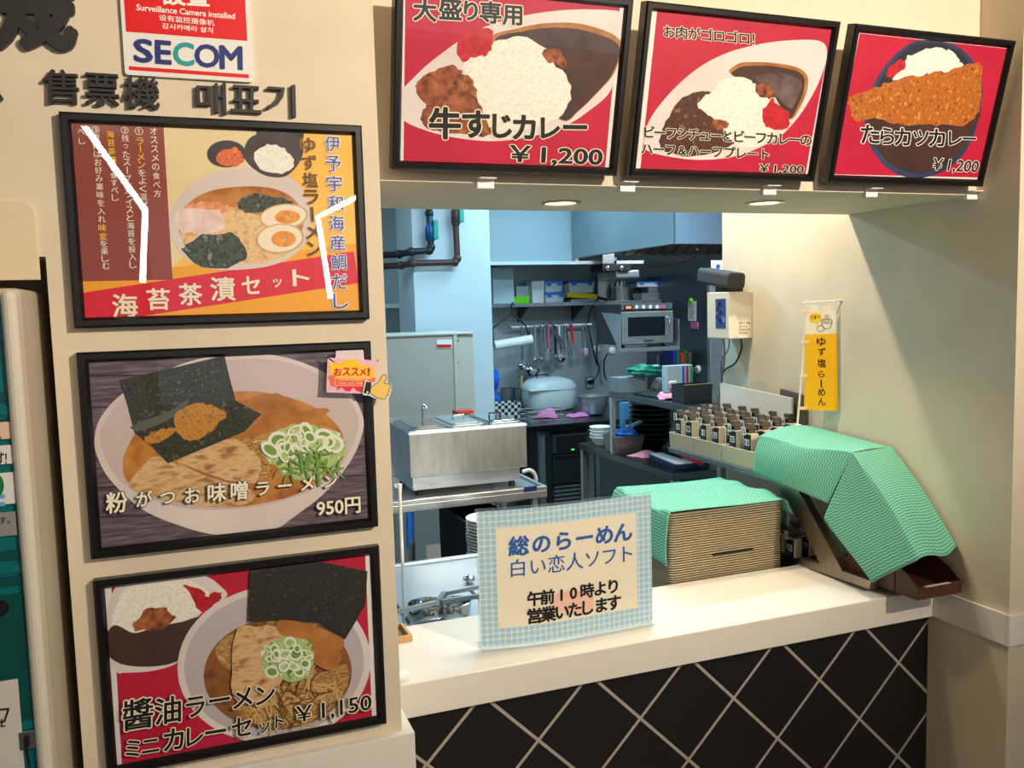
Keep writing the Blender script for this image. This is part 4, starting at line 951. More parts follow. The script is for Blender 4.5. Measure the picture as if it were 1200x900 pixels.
# a few more blocks in the gap under the rack
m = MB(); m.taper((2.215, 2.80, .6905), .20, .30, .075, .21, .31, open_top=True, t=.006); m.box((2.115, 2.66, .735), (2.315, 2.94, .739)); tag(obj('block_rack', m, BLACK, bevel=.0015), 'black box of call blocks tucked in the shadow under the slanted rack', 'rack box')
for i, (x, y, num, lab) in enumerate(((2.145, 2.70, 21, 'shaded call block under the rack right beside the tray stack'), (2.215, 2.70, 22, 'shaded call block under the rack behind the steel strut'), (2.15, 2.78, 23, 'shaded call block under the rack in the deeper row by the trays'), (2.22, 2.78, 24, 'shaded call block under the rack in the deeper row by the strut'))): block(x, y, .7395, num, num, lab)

# white folder, clear sheet and dark board behind the blocks
Y1, Y0 = 3.47, 2.93
def slab(name, q, t, mt, lab, cat, n=None):
    q = [Vector(p) for p in q]; n = n or (q[1]-q[0]).cross(q[3]-q[0]).normalized(); m = MB(); m.prism(q, [p+n*t for p in q]); return tag(obj(name, m, mt, bevel=.001), lab, cat)
f0, f1, g1 = onX(836, 449, 2.285), onX(921, 467, 2.275), onX(915, 507, 2.275)
f0.y = min(f0.y, 3.44)
q = [Vector((2.292, f0.y, 1.123)), Vector((2.282, f1.y, 1.123)), Vector((2.282, f1.y, f1.z)), Vector((2.292, f0.y, f0.z))]
q = [Vector((p.x, p.y, p.z)) for p in q]
# stands just behind the back row, between the blocks and the wall
tagged = slab('white_folder', [q[0]+Vector((.02, 0, -.002)), q[1]+Vector((.02, 0, -.002)), q[2]+Vector((.02, 0, 0)), q[3]+Vector((.02, 0, 0))], .012, mat('folder_white', (232, 226, 214), .5), 'large white folder propped on edge behind the call blocks', 'folder', Vector((1, 0, 0)))
slab('clear_sheet', [Vector((2.318, 3.40, 1.16)), Vector((2.318, 3.10, 1.14)), Vector((2.318, 3.10, 1.395)), Vector((2.318, 3.40, 1.40))], .003, CLEAR, 'clear plastic sheet standing against the wall behind the white folder', 'sheet', Vector((1, 0, 0)))
slab('dark_board', [Vector((2.325, 3.02, 1.085)), Vector((2.325, 2.86, 1.085)), Vector((2.325, 2.86, 1.355)), Vector((2.325, 3.02, 1.37))], .01, mat('board_grey', (92, 86, 78), .5), 'dark grey board leaning on the wall by the foot of the yellow banner', 'board', Vector((1, 0, 0)))

# ------------------------------------------------------------------ small banner on its pole
bx0, bx1 = Vector((2.238, 2.826, 0)), Vector((2.330, 2.69, 0)); bd = (bx1-bx0).normalized()
def on_ban(x, y):
    n = Vector((bd.y, -bd.x, 0)); d = ray(x, y); return EYE+d*((bx0-EYE).dot(n)/d.dot(n))
bt = thing('table_banner', 'small white and yellow banner on a pale pole by the wall behind the green cloth', 'banner', on_ban(936, 498))
m = MB(); ptop, pbot = on_ban(946.5, 351), on_ban(934, 503); m.tube([pbot, ptop], .0042); obj('pole', m, mat('banner_pole', (240, 228, 200), .4), bt, smooth=True)
m = MB(); m.tube([on_ban(941, 355), on_ban(990, 352)], .0035); obj('crossbar', m, MATS['banner_pole'], bt, smooth=True)
m = MB(); q0 = on_ban(934, 503); m.box((q0.x-.012, q0.y-.012, DZ), (q0.x+.012, q0.y+.012, q0.z+.02)); obj('foot', m, WPLAST, bt, bevel=.001)
BN = Vector((bd.y, -bd.x, 0))
if BN.y > 0: BN = -BN
c10 = crop(930, 340, 6); BP = lambda x, y, h=0: on_ban(*c10(x, y))+BN*h
m = MB(); m.prism([BP(*p, .004) for p in ((92, 108), (300, 110), (305, 305), (86, 312))], [BP(*p, .005) for p in ((92, 108), (300, 110), (305, 305), (86, 312))]); m.prism([BP(*p, .004) for p in ((86, 312), (305, 305), (318, 848), (76, 840))], [BP(*p, .005) for p in ((86, 312), (305, 305), (318, 848), (76, 840))], 1)
obj('flag', m, [mat('flag_white', (238, 228, 204), .8), mat('flag_yellow', (248, 182, 0), .8)], bt)
for (x, y) in ((85, 362), (72, 600), (68, 828), (88, 145)):
    m = MB(); q = [BP(x+dx, y+dy, .0052) for dx, dy in ((-28, 12), (26, 12), (26, -10), (-28, -10))]; m.prism(q, [p+BN*.001 for p in q]); obj('pole_loop', m, mat('loop_pale', (250, 214, 170), .6), bt)
for x in (106, 192, 282):
    m = MB(); q = [BP(x+dx, y, .0052) for dx, y in ((-10, 130), (10, 130), (10, 78), (-10, 78))]; m.prism(q, [p+BN*.001 for p in q]); obj('bar_loop', m, mat('loop_blue', (206, 220, 226), .6), bt)
m = MB(); fnb = lambda u, v, h: BP(u, v, .0056+h)
for i, (ch, x, y, k) in enumerate((('ゆ', 197, 362, 60), ('ず', 200, 432, 54), ('塩', 200, 512, 58), ('ら', 198, 590, 46), ('丨', 198, 655, 54), ('め', 200, 716, 52), ('ん', 202, 782, 54))):
    w_ = k if ch != '丨' else 7; text(m, fnb, ch, (x-w_/2, y+k/2), (x+w_/2, y+k/2), (x-w_/2, y-k/2), 0, 0, .012)
obj('lettering', m, INK, bt)
m = MB(); m.face([BP(p.x, p.y, .0056) for p in smooth([(112, 195), (128, 165), (160, 158), (192, 172), (196, 205), (178, 222), (170, 240), (152, 226), (124, 222)], 4)]); text(m, fnb, 'うまっ', (124, 206), (186, 198), (124, 178), .0004, 1, .02)
obj('speech_bubble', m, [YELP, INK], bt)
m = MB(); 
def ring2(cx, cy, rx, ry, a0=0, a1=2*PI, w_=.0007): m.tube([BP(p.x, p.y, .0058) for p in ell(cx, cy, rx, ry, 20, 0, a0, a1)]+([BP(cx+rx, cy, .0058)] if a1-a0 > 6 else []), w_, n=5)
ring2(236, 216, 38, 18); ring2(236, 216, 38, 56, 0, PI); ring2(192, 268, 24, 22); ring2(232, 214, 22, 9)
for x in (226, 237, 248): m.tube([BP(x, 192, .0058), BP(x-2, 172, .0058)], .0006, n=5)
obj('bowl_drawing', m, mat('drawing_ink', (90, 70, 80), .6), bt)

# ------------------------------------------------------------------ wall device, speaker, cables
dv = thing('wall_terminal', 'white wall-mounted box with a small blue screen on the edge of the hatch wall', 'device', (2.29, 3.315, 1.578))
DX = 2.218
m = MB(); m.box((DX, 3.23, 1.578), (RX-.0005, 3.40, 1.784)); obj('casing', m, CREAM, dv, bevel=.004)
TP = lambda x, y: onX(x, y, DX-.0008)
a, b, c, d = [TP(*q) for q in ((832.5, 350), (851, 350), (851, 385.5), (832.5, 385.5))]
a, b, c, d = [TP(*q) for q in ((838.6, 350.5), (850.5, 350), (850.5, 384.5), (838.8, 384.5))]
def pbox(q, t, n): m = MB(); m.prism(q, [p+n*t for p in q]); return m
sc_ = obj('screen', pbox([a, b, c, d], .0012, Vector((-1, 0, 0))), mat('lcd_blue', (40, 62, 110), .2, emit=(60, 92, 160), estr=.25), dv)
m = MB(); 
for i in range(16):
    u, v = random.uniform(.05, .7), random.uniform(.05, .75); p0 = a.lerp(b, u).lerp(d.lerp(c, u), v); s_ = random.uniform(.008, .02)
    m.box((DX-.0028, p0.y-s_, p0.z-s_*1.2), (DX-.0022, p0.y, p0.z), i % 2)
obj('screen_tiles', m, [mat('lcd_a', (90, 120, 170), .3, emit=(90, 120, 170), estr=.25), mat('lcd_b', (30, 44, 76), .3)], sc_)
m = MB(); lp = Plane((0, 3.2295, 1.75), (1, 0, 0), (0, 0, 1))
for i, (y, k) in enumerate(((378, 1), (382, .7), (386, 1), (390, .8))):
    q0, q1 = lp.loc(866, y+1.6), lp.loc(866+13*k, y+1.6); text(m, lp.w, ['SIM 00', 'A-12', 'M0457', 'TYPE'][i], q0, q1, lp.loc(866, y-.9), .0004, 0, .01)
obj('rating_text', m, mat('grey_ink', (120, 106, 90), .6), dv)
sp = thing('speaker_bar', 'dark woven speaker bar fixed above the white wall box', 'speaker', (2.27, 3.36, 1.80))
m = MB(); M = Matrix.Translation((2.262, 3.352, 1.846)) @ Matrix.Rotation(.12, 4, 'X') @ Matrix.Rotation(-.12, 4, 'Z')
pts = rrect(-.042, -.036, .042, .036, .018, 4); m.prism([M @ Vector((p.x, -.145, p.y)) for p in pts], [M @ Vector((p.x, .16, p.y)) for p in pts]); obj('grille', m, mat('woven_grille', (52, 50, 50), .8, var=.35, scale=160, bump=.5), sp, bevel=.006)
m = MB(); m.box((2.235, 3.30, 1.7845), (2.3415, 3.36, 1.815)); obj('bracket', m, BLACK, sp, bevel=.002)
def wire(name, lab, pts, r, mt, cat='cable', k=6):
    P_ = smooth([Vector(p) for p in pts], k, False) if len(pts) > 2 else pts; m = MB(); m.tube(P_, r, n=8); return tag(obj(name, m, mt, smooth=True), lab, cat)
wire('cable', 'black cable looping down the wall from the white box', [XP(868, 397, 2.30), XP(869, 408, 2.32), XP(862, 425, 2.33), XP(850, 433, 2.335), XP(846, 442, 2.33)], .004, BLACK)
wire('cable', 'blue network cable hanging under the white box', [XP(855, 397, 2.27), XP(853, 410, 2.285), XP(847, 420, 2.30), XP(845, 434, 2.31), XP(847, 446, 2.315)], .0028, mat('cable_blue', (60, 80, 170), .5))
wire('cable', 'thick grey cable running straight down at the edge of the wall', [XP(848, 397, 2.255), XP(849, 420, 2.30), XP(845, 450, 2.318), XP(842, 470, 2.32)], .0042, mat('cable_grey', (120, 108, 98), .5))

# ================================================================== KITCHEN
KB = 6.87                                                           # face of the steel splashback
YK = lambda x, y, Y: onY(x, y, Y)
GREY = mat('appliance_grey', (176, 172, 166), .5, var=.02, scale=4)
def mk(name, mb, mt, lab, cat, **k): return tag(obj(name, mb, mt, **k), lab, cat)
# --- pipes on the pillar
def pipe(lab, pts, r, mt, valve, brass):
    t = thing('wall_pipe', lab, 'pipe', pts[0]); m = MB(); m.tube(pts, r, n=12); obj('tube', m, mt, t, smooth=True)
    for i in range(1, len(pts)-1):
        m = MB(); m.ball(pts[i], r*1.35, n=12); obj('elbow', m, mt, t, smooth=True)
    p = valve; m = MB(); m.lathe(p, [(r*1.1, -.06), (r*1.5, -.05), (r*1.5, .02), (r, .05), (r, .12)], n=14); v = obj('valve', m, brass, t, smooth=True)
    m = MB(); m.box((p.x+.012, p.y-.045, p.z-.05), (p.x+.045, p.y-.02, p.z+.075)); obj('valve_handle', m, mat('handle_green', (10, 150, 130), .4), v, bevel=.006)
Yp = 5.54
PB = mat('pipe_black', (26, 28, 32), .5); PBR = mat('pipe_brown', (70, 38, 36), .5)
pipe('black insulated pipe with a green-handled valve on the white kitchen pillar', [YK(450, 299, Yp+.25), YK(468, 298, Yp+.15), YK(482, 295, Yp), YK(503, 293.5, Yp), YK(505, 290, Yp), YK(503, 250, Yp), YK(502, 205, Yp)], .022, PB, YK(504, 272, Yp), mat('valve_blue', (20, 80, 130), .4, .5))
pipe('dark brown pipe bending up beside the black one on the white pillar', [YK(450, 312, Yp+.25), YK(470, 311, Yp+.12), YK(484, 308.5, Yp), YK(533, 307.5, Yp), YK(536, 303, Yp), YK(534, 262, Yp), YK(533, 205, Yp)], .021, PBR, YK(534, 252, Yp), PBR)
# --- steam duct cover far left, behind the pillar
m = MB(); D = 6.55; q = [YK(430, 395, D), YK(483, 395, D), YK(471, 361, D), YK(430, 361, D)]; m.prism(q, [p+Vector((0, .3, 0)) for p in q]); q = [YK(430, 361, D-.02), YK(472, 361, D-.02), YK(472, 356, D-.02), YK(430, 356, D-.02)]; m.prism(q, [p+Vector((0, .3, 0)) for p in q], 1)
mk('duct_cover', m, [STEEL, WPLAST], 'sloping steel duct cover with a pale label strip, glimpsed beside the white pillar', 'duct')
# --- grey appliance behind the bain-marie
ap = thing('steel_cabinet', 'tall grey metal cabinet back with a red and white sticker behind the bain-marie', 'cabinet', (1.3, 5.25, 0))
z1 = 1.585; m = MB(); m.box((.95, 5.0, .08), (1.50, 5.5, z1)); obj('body', m, GREY, ap, bevel=.004)
m = MB(); m.box((1.50, 5.005, .08), (1.618, 5.5, z1-.004)); obj('side_panel', m, mat('appliance_pale', (190, 188, 176), .5), ap, bevel=.004)
m = MB(); m.box((1.488, 4.992, .1), (1.512, 5.0, z1+.004)); obj('seam_strip', m, MATS['appliance_pale'], ap, bevel=.002)
m = MB(); m.box((.95, 4.99, z1), (1.618, 5.5, z1+.012)); obj('top_edge', m, MATS['appliance_pale'], ap, bevel=.003)
sk = [YK(511.5, 408, 4.998), YK(529.5, 408, 4.998), YK(529.5, 398, 4.998), YK(511.5, 398, 4.998)]; s_ = obj('sticker', pbox(sk, .002, Vector((0, -1, 0))), PAPER, ap)
m = MB(); q = [YK(512, 407.5, 4.995), YK(529, 407.5, 4.995), YK(529, 403.5, 4.995), YK(512, 403.5, 4.995)]; m.face(q); obj('red_band', m, RED, s_)
for y in (398, 424):
    m = MB(); p = YK(536.5, y+1, 5.0); m.lathe((p.x, 5.003, p.z), [(.009, 0), (.007, -.006), (0, -.007)], ax='Y', n=12); obj('screw', m, STEELD, ap, smooth=True)
for x in (1.0, 1.55): 
    m = MB(); m.lathe((x, 5.25, 0), [(.03, 0), (.02, .08)], n=14); obj('foot', m, BLACK, ap)
# --- bain-marie on its table
TB = .85; bx0, bx1 = .968, 1.573
tb = thing('steel_table', 'stainless steel table with a blue label carrying the bain-marie', 'table', (1.3, 4.3, 0))
m = MB(); m.box((.80, 3.94, TB-.055), (1.635, 4.62, TB-.02)); m.box((.80, 3.94, TB-.02), (1.635, 3.96, TB)); m.box((.80, 4.60, TB-.02), (1.635, 4.62, TB)); m.box((1.615, 3.96, TB-.02), (1.635, 4.60, TB)); m.box((.80, 3.96, TB-.02), (.82, 4.60, TB)); m.box((.82, 3.96, TB-.02), (1.615, 4.60, TB-.012)); obj('top', m, STEEL, tb, bevel=.002)
for x, y in ((.85, 3.99), (1.585, 3.99), (.85, 4.57), (1.585, 4.57), (1.02, 4.3)):
    m = MB(); m.tube([(x, y, 0), (x, y, TB-.055)], .019, n=14); obj('leg', m, STEEL, tb, smooth=True)
m = MB(); m.box((.82, 3.97, .18), (1.615, 4.59, .205)); obj('lower_shelf', m, STEELD, tb)
q = [YK(614, 577, 3.938), YK(629, 575, 3.938), YK(629, 569, 3.938), YK(614, 571, 3.938)]; obj('label', pbox(q, .002, Vector((0, -1, 0))), mat('label_navy', (30, 44, 110), .4), tb)
bm_ = thing('bain_marie', 'stainless countertop bain-marie with lidded wells on the steel table', 'food warmer', ((bx0+bx1)/2, 4.25, TB))
zb, zt = TB+.018, 1.146
m = MB(); m.box((bx0+.012, 4.06, zb), (bx1-.035, 4.46, .935)); obj('plinth', m, STEEL, bm_, bevel=.003)
m = MB(); m.box((bx0, 4.045, .935), (bx1, 4.475, zt)); obj('tank', m, mat('bain_steel', (186, 184, 180), .34, .85, var=.14, scale=7, stretch=(6, 1, 1)), bm_, bevel=.003)
for x in (bx0+.05, bx1-.07):
    for y in (4.09, 4.43): m = MB(); m.lathe((x, y, TB-.0117), [(.018, 0), (.014, zb-TB+.0117)], n=12); obj('foot', m, BLACK, bm_)
m = MB(); m.prism([Vector((bx0-.006, 4.04, zt)), Vector((bx1+.006, 4.04, zt)), Vector((bx1+.006, 4.49, zt)), Vector((bx0-.006, 4.49, zt))], [Vector((bx0, 4.05, zt+.012)), Vector((bx1, 4.05, zt+.012)), Vector((bx1, 4.48, zt+.012)), Vector((bx0, 4.48, zt+.012))]); obj('rim', m, STEEL, bm_, bevel=.002)
wl = (bx1-bx0-.03)/3
for k in range(3):
    x0 = bx0+.01+k*(wl+.005); m = MB(); rr = rrect(x0, 4.07, x0+wl, 4.46, .03); r2 = rrect(x0+.02, 4.09, x0+wl-.02, 4.44, .025); m.prism([Vector((p.x, p.y, zt+.012)) for p in rr], [Vector((p.x, p.y, zt+.022)) for p in rr]); m.prism([Vector((p.x, p.y, zt+.022)) for p in r2], [Vector((p.x*.97+.03*(x0+wl/2), p.y, zt+.03)) for p in r2]); L_ = obj('lid', m, CHROME if k != 1 else STEEL, bm_, bevel=.002)
    m = MB(); cx = x0+wl*.55
    if k: m.tube([(cx-.03, 4.25, zt+.03), (cx-.03, 4.25, zt+.05), (cx+.03, 4.25, zt+.05), (cx+.03, 4.25, zt+.03)], .005); obj('lid_handle', m, BLACK if k == 2 else STEEL, L_, smooth=True)
ld = thing('ladle', 'steel ladle handle standing up in the first well of the bain-marie', 'ladle', (1.03, 4.2, zt)); p = onY(495, 476, 4.18)
m = MB(); m.tube([(p.x, 4.18, zt+.025), (p.x, 4.18, p.z-.01), (p.x+.004, 4.165, p.z+.005), (p.x+.012, 4.15, p.z-.005)], [.006, .007, .008, .006]); obj('handle', m, CHROME, ld, smooth=True)
p = onY(597, 489, 4.3); m = MB(); m.tube([(p.x-.02, 4.26, zt+.024), (p.x-.01, 4.27, p.z-.01), (p.x, 4.28, p.z+.004), (p.x+.012, 4.28, p.z-.004)], .007); mk('spoon', m, CHROME, 'bent steel spoon handle lying over the last lid of the bain-marie', 'spoon', smooth=True)
p, w_, h_ = spot(552, 574, 489, 483, 1.17); m = MB(); rr = rrect(p.x-w_/2, 4.56, p.x+w_/2, 4.66, .01); m.prism([Vector((q.x, q.y, 1.13)) for q in rr], [Vector((q.x, q.y, 1.16)) for q in rr], 1); m.prism([Vector((q.x, q.y, 1.16)) for q in rr], [Vector((q.x, q.y, 1.176)) for q in rr])
m.box((p.x-.05, 4.6, TB), (p.x-.02, 4.63, 1.13), 1); m.box((p.x-.08, 4.57, TB-.008), (p.x+.01, 4.65, TB), 1)
mk('lidded_pot', m, [mat('brick_red', (176, 54, 34), .5), BLACK], 'small dark stand with a brick-red top behind the bain-marie', 'container')
wire('hose', 'pale hose curling from the end of the bain-marie', [onY(612, 553, 4.3), onY(621, 551, 4.3), onY(627, 557, 4.3), onY(628, 568, 4.3), onY(624, 580, 4.35), onY(600, 586, 4.5), onY(575, 588, 4.6)], .011, mat('hose_grey', (196, 194, 186), .5), 'hose')
# --- noodle boiler just inside the hatch, and things near the pillar
nb = thing('noodle_boiler', 'stainless noodle boiler top with lift-out rings inside the hatch beside the pillar', 'boiler', (.9, 3.05, 0)); ZN = .70
m = MB(); m.box((.20, 2.66, .1), (1.39, 3.43, ZN-.03)); obj('body', m, STEEL, nb, bevel=.004)
m = MB(); m.box((.20, 2.655, ZN-.03), (1.39, 3.43, ZN)); obj('deck', m, mat('boiler_deck', (176, 190, 200), .42, .8, var=.08, scale=4), nb, bevel=.004)
m = MB(); m.box((.2, 3.405, ZN), (1.39, 3.43, ZN+.012)); obj('back_rim', m, MATS['boiler_deck'], nb, bevel=.003)
for x in (.64, .93):
    m = MB(); m.box((x-.006, 2.67, ZN), (x+.006, 3.0, ZN+.003)); obj('seam', m, BLACK, nb)
for i, (px, py, r) in enumerate(((500, 718, .062), (532, 716, .058))):
    c_ = onZ(px, py, ZN); m = MB(); m.lathe((c_.x, c_.y, ZN), [(r-.006, .0), (r, .0), (r+.003, .035), (r-.001, .036), (r-.008, .003), (0, .001)], n=36); R_ = obj('ring', m, CHROME, nb, smooth=True)
    m = MB(); m.tube([(c_.x-r*.7, c_.y-.02, ZN+.006), (c_.x, c_.y, ZN+.03), (c_.x+r*.8, c_.y+.02, ZN+.006)], .006, n=8); obj('grip', m, CHROME, R_, smooth=True)
c_ = onZ(516, 732, ZN); m = MB(); m.lathe((c_.x, c_.y, ZN), [(.10, 0), (.085, .012), (.06, .018), (0, .02)], n=30, sx=1.2, sy=.8); obj('dome_lid', m, CHROME, nb, smooth=True)
c_ = onZ(550, 683, ZN); m = MB(); m.lathe((c_.x, c_.y, ZN), [(.012, 0), (.012, .01), (.024, .014), (.022, .024), (.008, .03), (0, .03)], n=20); obj('knob', m, CHROME, nb, smooth=True)
# flat bars lying across it (raised frame)
def bar(m, a, b, w_, t, zoff=0):
    a, b = Vector(a), Vector(b); d = (b-a).normalized(); s_ = Vector((0, 0, 1)).cross(d).normalized()*w_/2; u = Vector((0, 0, t)); q = [a-s_, a+s_, b+s_, b-s_]; m.prism(q, [p+u for p in q])
bf = thing('basket_rail', 'bent flat steel rail lying across the noodle boiler', 'rail', (.8, 2.72, ZN+.03)); zr = ZN+.05
A1, A2, A3, A4 = onZ(462, 720, zr), onZ(514, 708, zr), onZ(521, 698, zr), onZ(580, 686, zr)
m = MB(); bar(m, A1, A2, .012, .014); obj('flat_bar', m, STEEL, bf); m = MB(); bar(m, A2, A3, .018, .016); obj('hinge_block', m, STEELD, bf); m = MB(); bar(m, A3, A4, .012, .014); obj('flat_bar', m, STEEL, bf)
A5 = onZ(575, 699, zr); m = MB(); bar(m, A2+Vector((.01, .0, 0)), A5, .012, .014); obj('flat_bar', m, STEELD, bf)
for q in (A1.lerp(A2, .2), A3.lerp(A4, .9)):
    m = MB(); m.tube([(q.x, q.y, ZN+.0005), (q.x, q.y, zr)], .005); obj('support', m, STEEL, bf)
m = MB(); a, b = onX(467, 662, .58), onX(468, 568, .62); a = Vector((.59, 2.83, .705)); b = onY(468, 567, 2.83); m.tube([(b.x, 2.83, ZN+.001), (b.x, 2.83, b.z-.03), (b.x, 2.83, b.z)], [.0055, .006, .010]); m.tube([(b.x-.012, 2.83, b.z-.012), (b.x-.016, 2.83, b.z)], .004)
mk('stirring_stick', m, WPLAST, 'thin white plastic stick standing upright on the boiler against the pillar edge', 'stick', smooth=True)
# --- below the bain-marie: dark crate, plates, blue cloth, bench frame
cf = onY(546, 613, 3.80); cb_ = onY(514, 598, 3.80); x0 = cf.x; yb_ = x0/(cb_.x/3.80); m = MB(); m.taper((x0+.12, (3.80+yb_)/2, .4205), .235, yb_-3.80-.01, cf.z-.4205, .24, yb_-3.80, open_top=True, t=.008); mk('black_crate', m, BLACKM, 'tall black crate in the gloom below the bain-marie table', 'crate', bevel=.002)
m = MB(); m.box((1.06, 3.48, .395), (1.5, 4.36, .42)); 
for x in (1.08, 1.47):
    for y in (3.5, 4.33): m.box((x-.015, y-.015, 0), (x+.015, y+.015, .395))
mk('low_shelf', m, STEELD, 'low steel shelf holding the black crate and white plates', 'shelf')
plx = onY(547.5, 630, 3.68).x+.109; NPL = int((onY(550, 613, 3.60).z-.4205-.03)/.015)+1; pr = None
for i in range(NPL):
    z = .4205+i*.015; lab = ('topmost' if i == NPL-1 else ORD[NPL-1-i]+' from the top')+' white plate in the pile between the crate and the notice'
    if pr is None:
        m = MB(); m.lathe((plx, 3.68, z), [(.05, 0), (.055, .006), (.105, .026), (.109, .030), (.10, .029), (.05, .010), (0, .009)], n=36); pr = tag(obj('plate', m, WPLAST, smooth=True), lab, 'plate', 'white plates piled under the table')
    else: dup(pr, (random.uniform(-.003, .003), 0, i*.015), lab)
m = MB(); q = onY(477, 588, 3.93); m.grid(lambda i, j: Vector((q.x-.01+.035*i, 3.925-.012*math.sin(6*i), TB-.057-.17*j*(1-.3*i))), 8, 6); mk('blue_cloth', m, BLUEP, 'strip of blue cloth hanging under the front rail of the steel table', 'cloth', solid=.002)
# --- cold bench along the back wall
ZB = .90
bn = thing('kitchen_bench', 'long dark steel bench along the back wall of the kitchen', 'bench', (2.8, 6.2, 0))
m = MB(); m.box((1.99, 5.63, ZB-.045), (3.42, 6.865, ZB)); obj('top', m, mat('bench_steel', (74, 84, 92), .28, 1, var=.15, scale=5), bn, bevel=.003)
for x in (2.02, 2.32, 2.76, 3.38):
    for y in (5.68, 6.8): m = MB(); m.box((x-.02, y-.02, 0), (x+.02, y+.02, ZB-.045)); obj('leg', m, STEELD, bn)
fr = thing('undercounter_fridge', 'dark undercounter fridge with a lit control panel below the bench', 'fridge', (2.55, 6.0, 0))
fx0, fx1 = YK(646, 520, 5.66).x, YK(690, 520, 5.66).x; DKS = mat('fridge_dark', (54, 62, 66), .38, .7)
m = MB(); m.box((fx0, 5.68, .06), (fx1, 6.4, ZB-.05)); m.box((fx0+.02, 5.75, 0), (fx1-.02, 6.3, .06)); obj('cabinet', m, DKS, fr, bevel=.003)
zc0, zc1 = YK(668, 528, 5.66).z, YK(668, 510, 5.66).z; m = MB(); m.box((fx0+.01, 5.645, zc0-.012), (fx1-.006, 5.68, zc1+.012)); cp_ = obj('control_panel', m, mat('panel_dark', (70, 80, 84), .35, .6), fr, bevel=.003)
m = MB(); m.box((fx0+.035, 5.641, zc0), (fx1-.03, 5.645, zc1)); dp = obj('display', m, BLACK, cp_)
m = MB(); m.box(((fx0+fx1)/2+.0, 5.638, zc0+.006), ((fx0+fx1)/2+.02, 5.641, zc0+.014)); obj('indicator', m, mat('green_led', (20, 220, 90), .4, emit=(30, 255, 110), estr=2), cp_)
zd = YK(668, 532, 5.66).z; zv = YK(668, 566, 5.66).z
m = MB(); m.box((fx0+.01, 5.655, zv), (fx1-.006, 5.68, zd)); dr = obj('door', m, DKS, fr, bevel=.004); m = MB(); m.box((fx0+.03, 5.647, zd-.02), (fx1-.03, 5.655, zd-.006)); obj('handle', m, BLACK, dr)
m = MB(); 
for i in range(6): m.box((fx0+.02, 5.662, zv-.03-i*.03), (fx1-.02, 5.68, zv-.014-i*.03))
obj('vent_grille', m, STEELD, fr)
# --- things standing on the bench
rc = thing('rice_cooker', 'large white rice cooker with a domed lid on the back bench', 'rice cooker', (2.68, 6.5, ZB))
rc_c = Vector((2.735, 6.50, ZB)); w2 = .222
def rcs(z, sx, sy, k=36): return [rc_c+Vector((math.copysign(abs(math.cos(t))**.7, math.cos(t))*w2*sx, math.copysign(abs(math.sin(t))**.7, math.sin(t))*.17*sy, z)) for t in [2*PI*i/k for i in range(k)]]
def loft(m, R):
    o = 0; n = len(R[0]); vs = sum(R, []); fs = [tuple(range(n))[::-1], tuple(range((len(R)-1)*n, len(R)*n))]
    for a in range(len(R)-1): fs += [(a*n+i, a*n+(i+1) % n, (a+1)*n+(i+1) % n, (a+1)*n+i) for i in range(n)]
    m.add(vs, fs)
m = MB(); loft(m, [rcs(.008, .88, .9), rcs(.03, .97, .97), rcs(.12, 1, 1), rcs(.165, .985, .985)]); obj('body', m, mat('cooker_white', (224, 230, 230), .35), rc, smooth=True)
m = MB(); loft(m, [rcs(.167, 1.0, 1.0), rcs(.185, 1.0, 1.0), rcs(.215, .92, .95), rcs(.24, .78, .84), rcs(.258, .52, .6), rcs(.264, .2, .3)]); obj('lid', m, MATS['cooker_white'], rc, smooth=True)
m = MB(); m.tube([rc_c+Vector(q) for q in ((-.11, -.02, .245), (-.11, -.02, .285), (-.02, -.02, .285), (-.02, -.02, .255))], .005); obj('handle', m, BLACK, rc, smooth=True)
m = MB(); m.box(rc_c+Vector((-.235, -.10, .168)), rc_c+Vector((.03, -.176, .182))); obj('latch_ledge', m, MATS['cooker_white'], rc, bevel=.006)
p, w_, h_ = spot(676, 715, 486, 464, ZB); c_ = Vector((p.x, p.y+w_/2*.2, ZB)); m = MB(); r = w_/2
m.lathe(c_, [(r*.55, .001), (r*.75, .012), (r*.97, h_*.6), (r, h_), (r*1.06, h_+.003), (r*1.05, h_-.003), (r*.98, h_-.006), (r*.94, h_*.6), (r*.7, .016), (0, .010)], n=40); mk('mixing_bowl', m, STEEL, 'wide steel mixing bowl on the back bench beside the rice cooker', 'bowl', smooth=True)
def rag_(name, lab, c, w_, d, h, mt, rz=0, seed=1, zend=0):
    M = Matrix.Translation(c) @ Matrix.Rotation(rz, 4, 'Z'); rnd = random.Random(seed); ph = [rnd.uniform(0, 6) for _ in range(4)]
    def top(i, j): return h*(.62+.38*math.sin(5*i+ph[0])*math.sin(4*j+ph[1]))*min(1, 6*min(i, 1-i, j, 1-j)+.25)
    def f(i, j): return M @ Vector(((i-.5)*w_*(1+.12*math.sin(5*j+ph[2])), (j-.5)*d*(1+.12*math.sin(5*i+ph[3])), top(i, j)))
    m = MB(); m.grid(f, 18, 14); n0 = len(m.v); m.grid(lambda i, j: M @ Vector(((i-.5)*w_*(1+.12*math.sin(5*j+ph[2])), (j-.5)*d*(1+.12*math.sin(5*i+ph[3])), .0005)), 18, 14)
    return mk(name, m, mt, lab, 'cloth', smooth=True)
p, w_, h_ = spot(668, 690, 489, 481, ZB); rag_('pink_cloth', 'bright pink folded cloth on the bench in front of the mixing bowl', p+Vector((0, .04, .0005)), w_, .11, .035, mat('pink_bright', (230, 130, 190), .9), .2, 3)
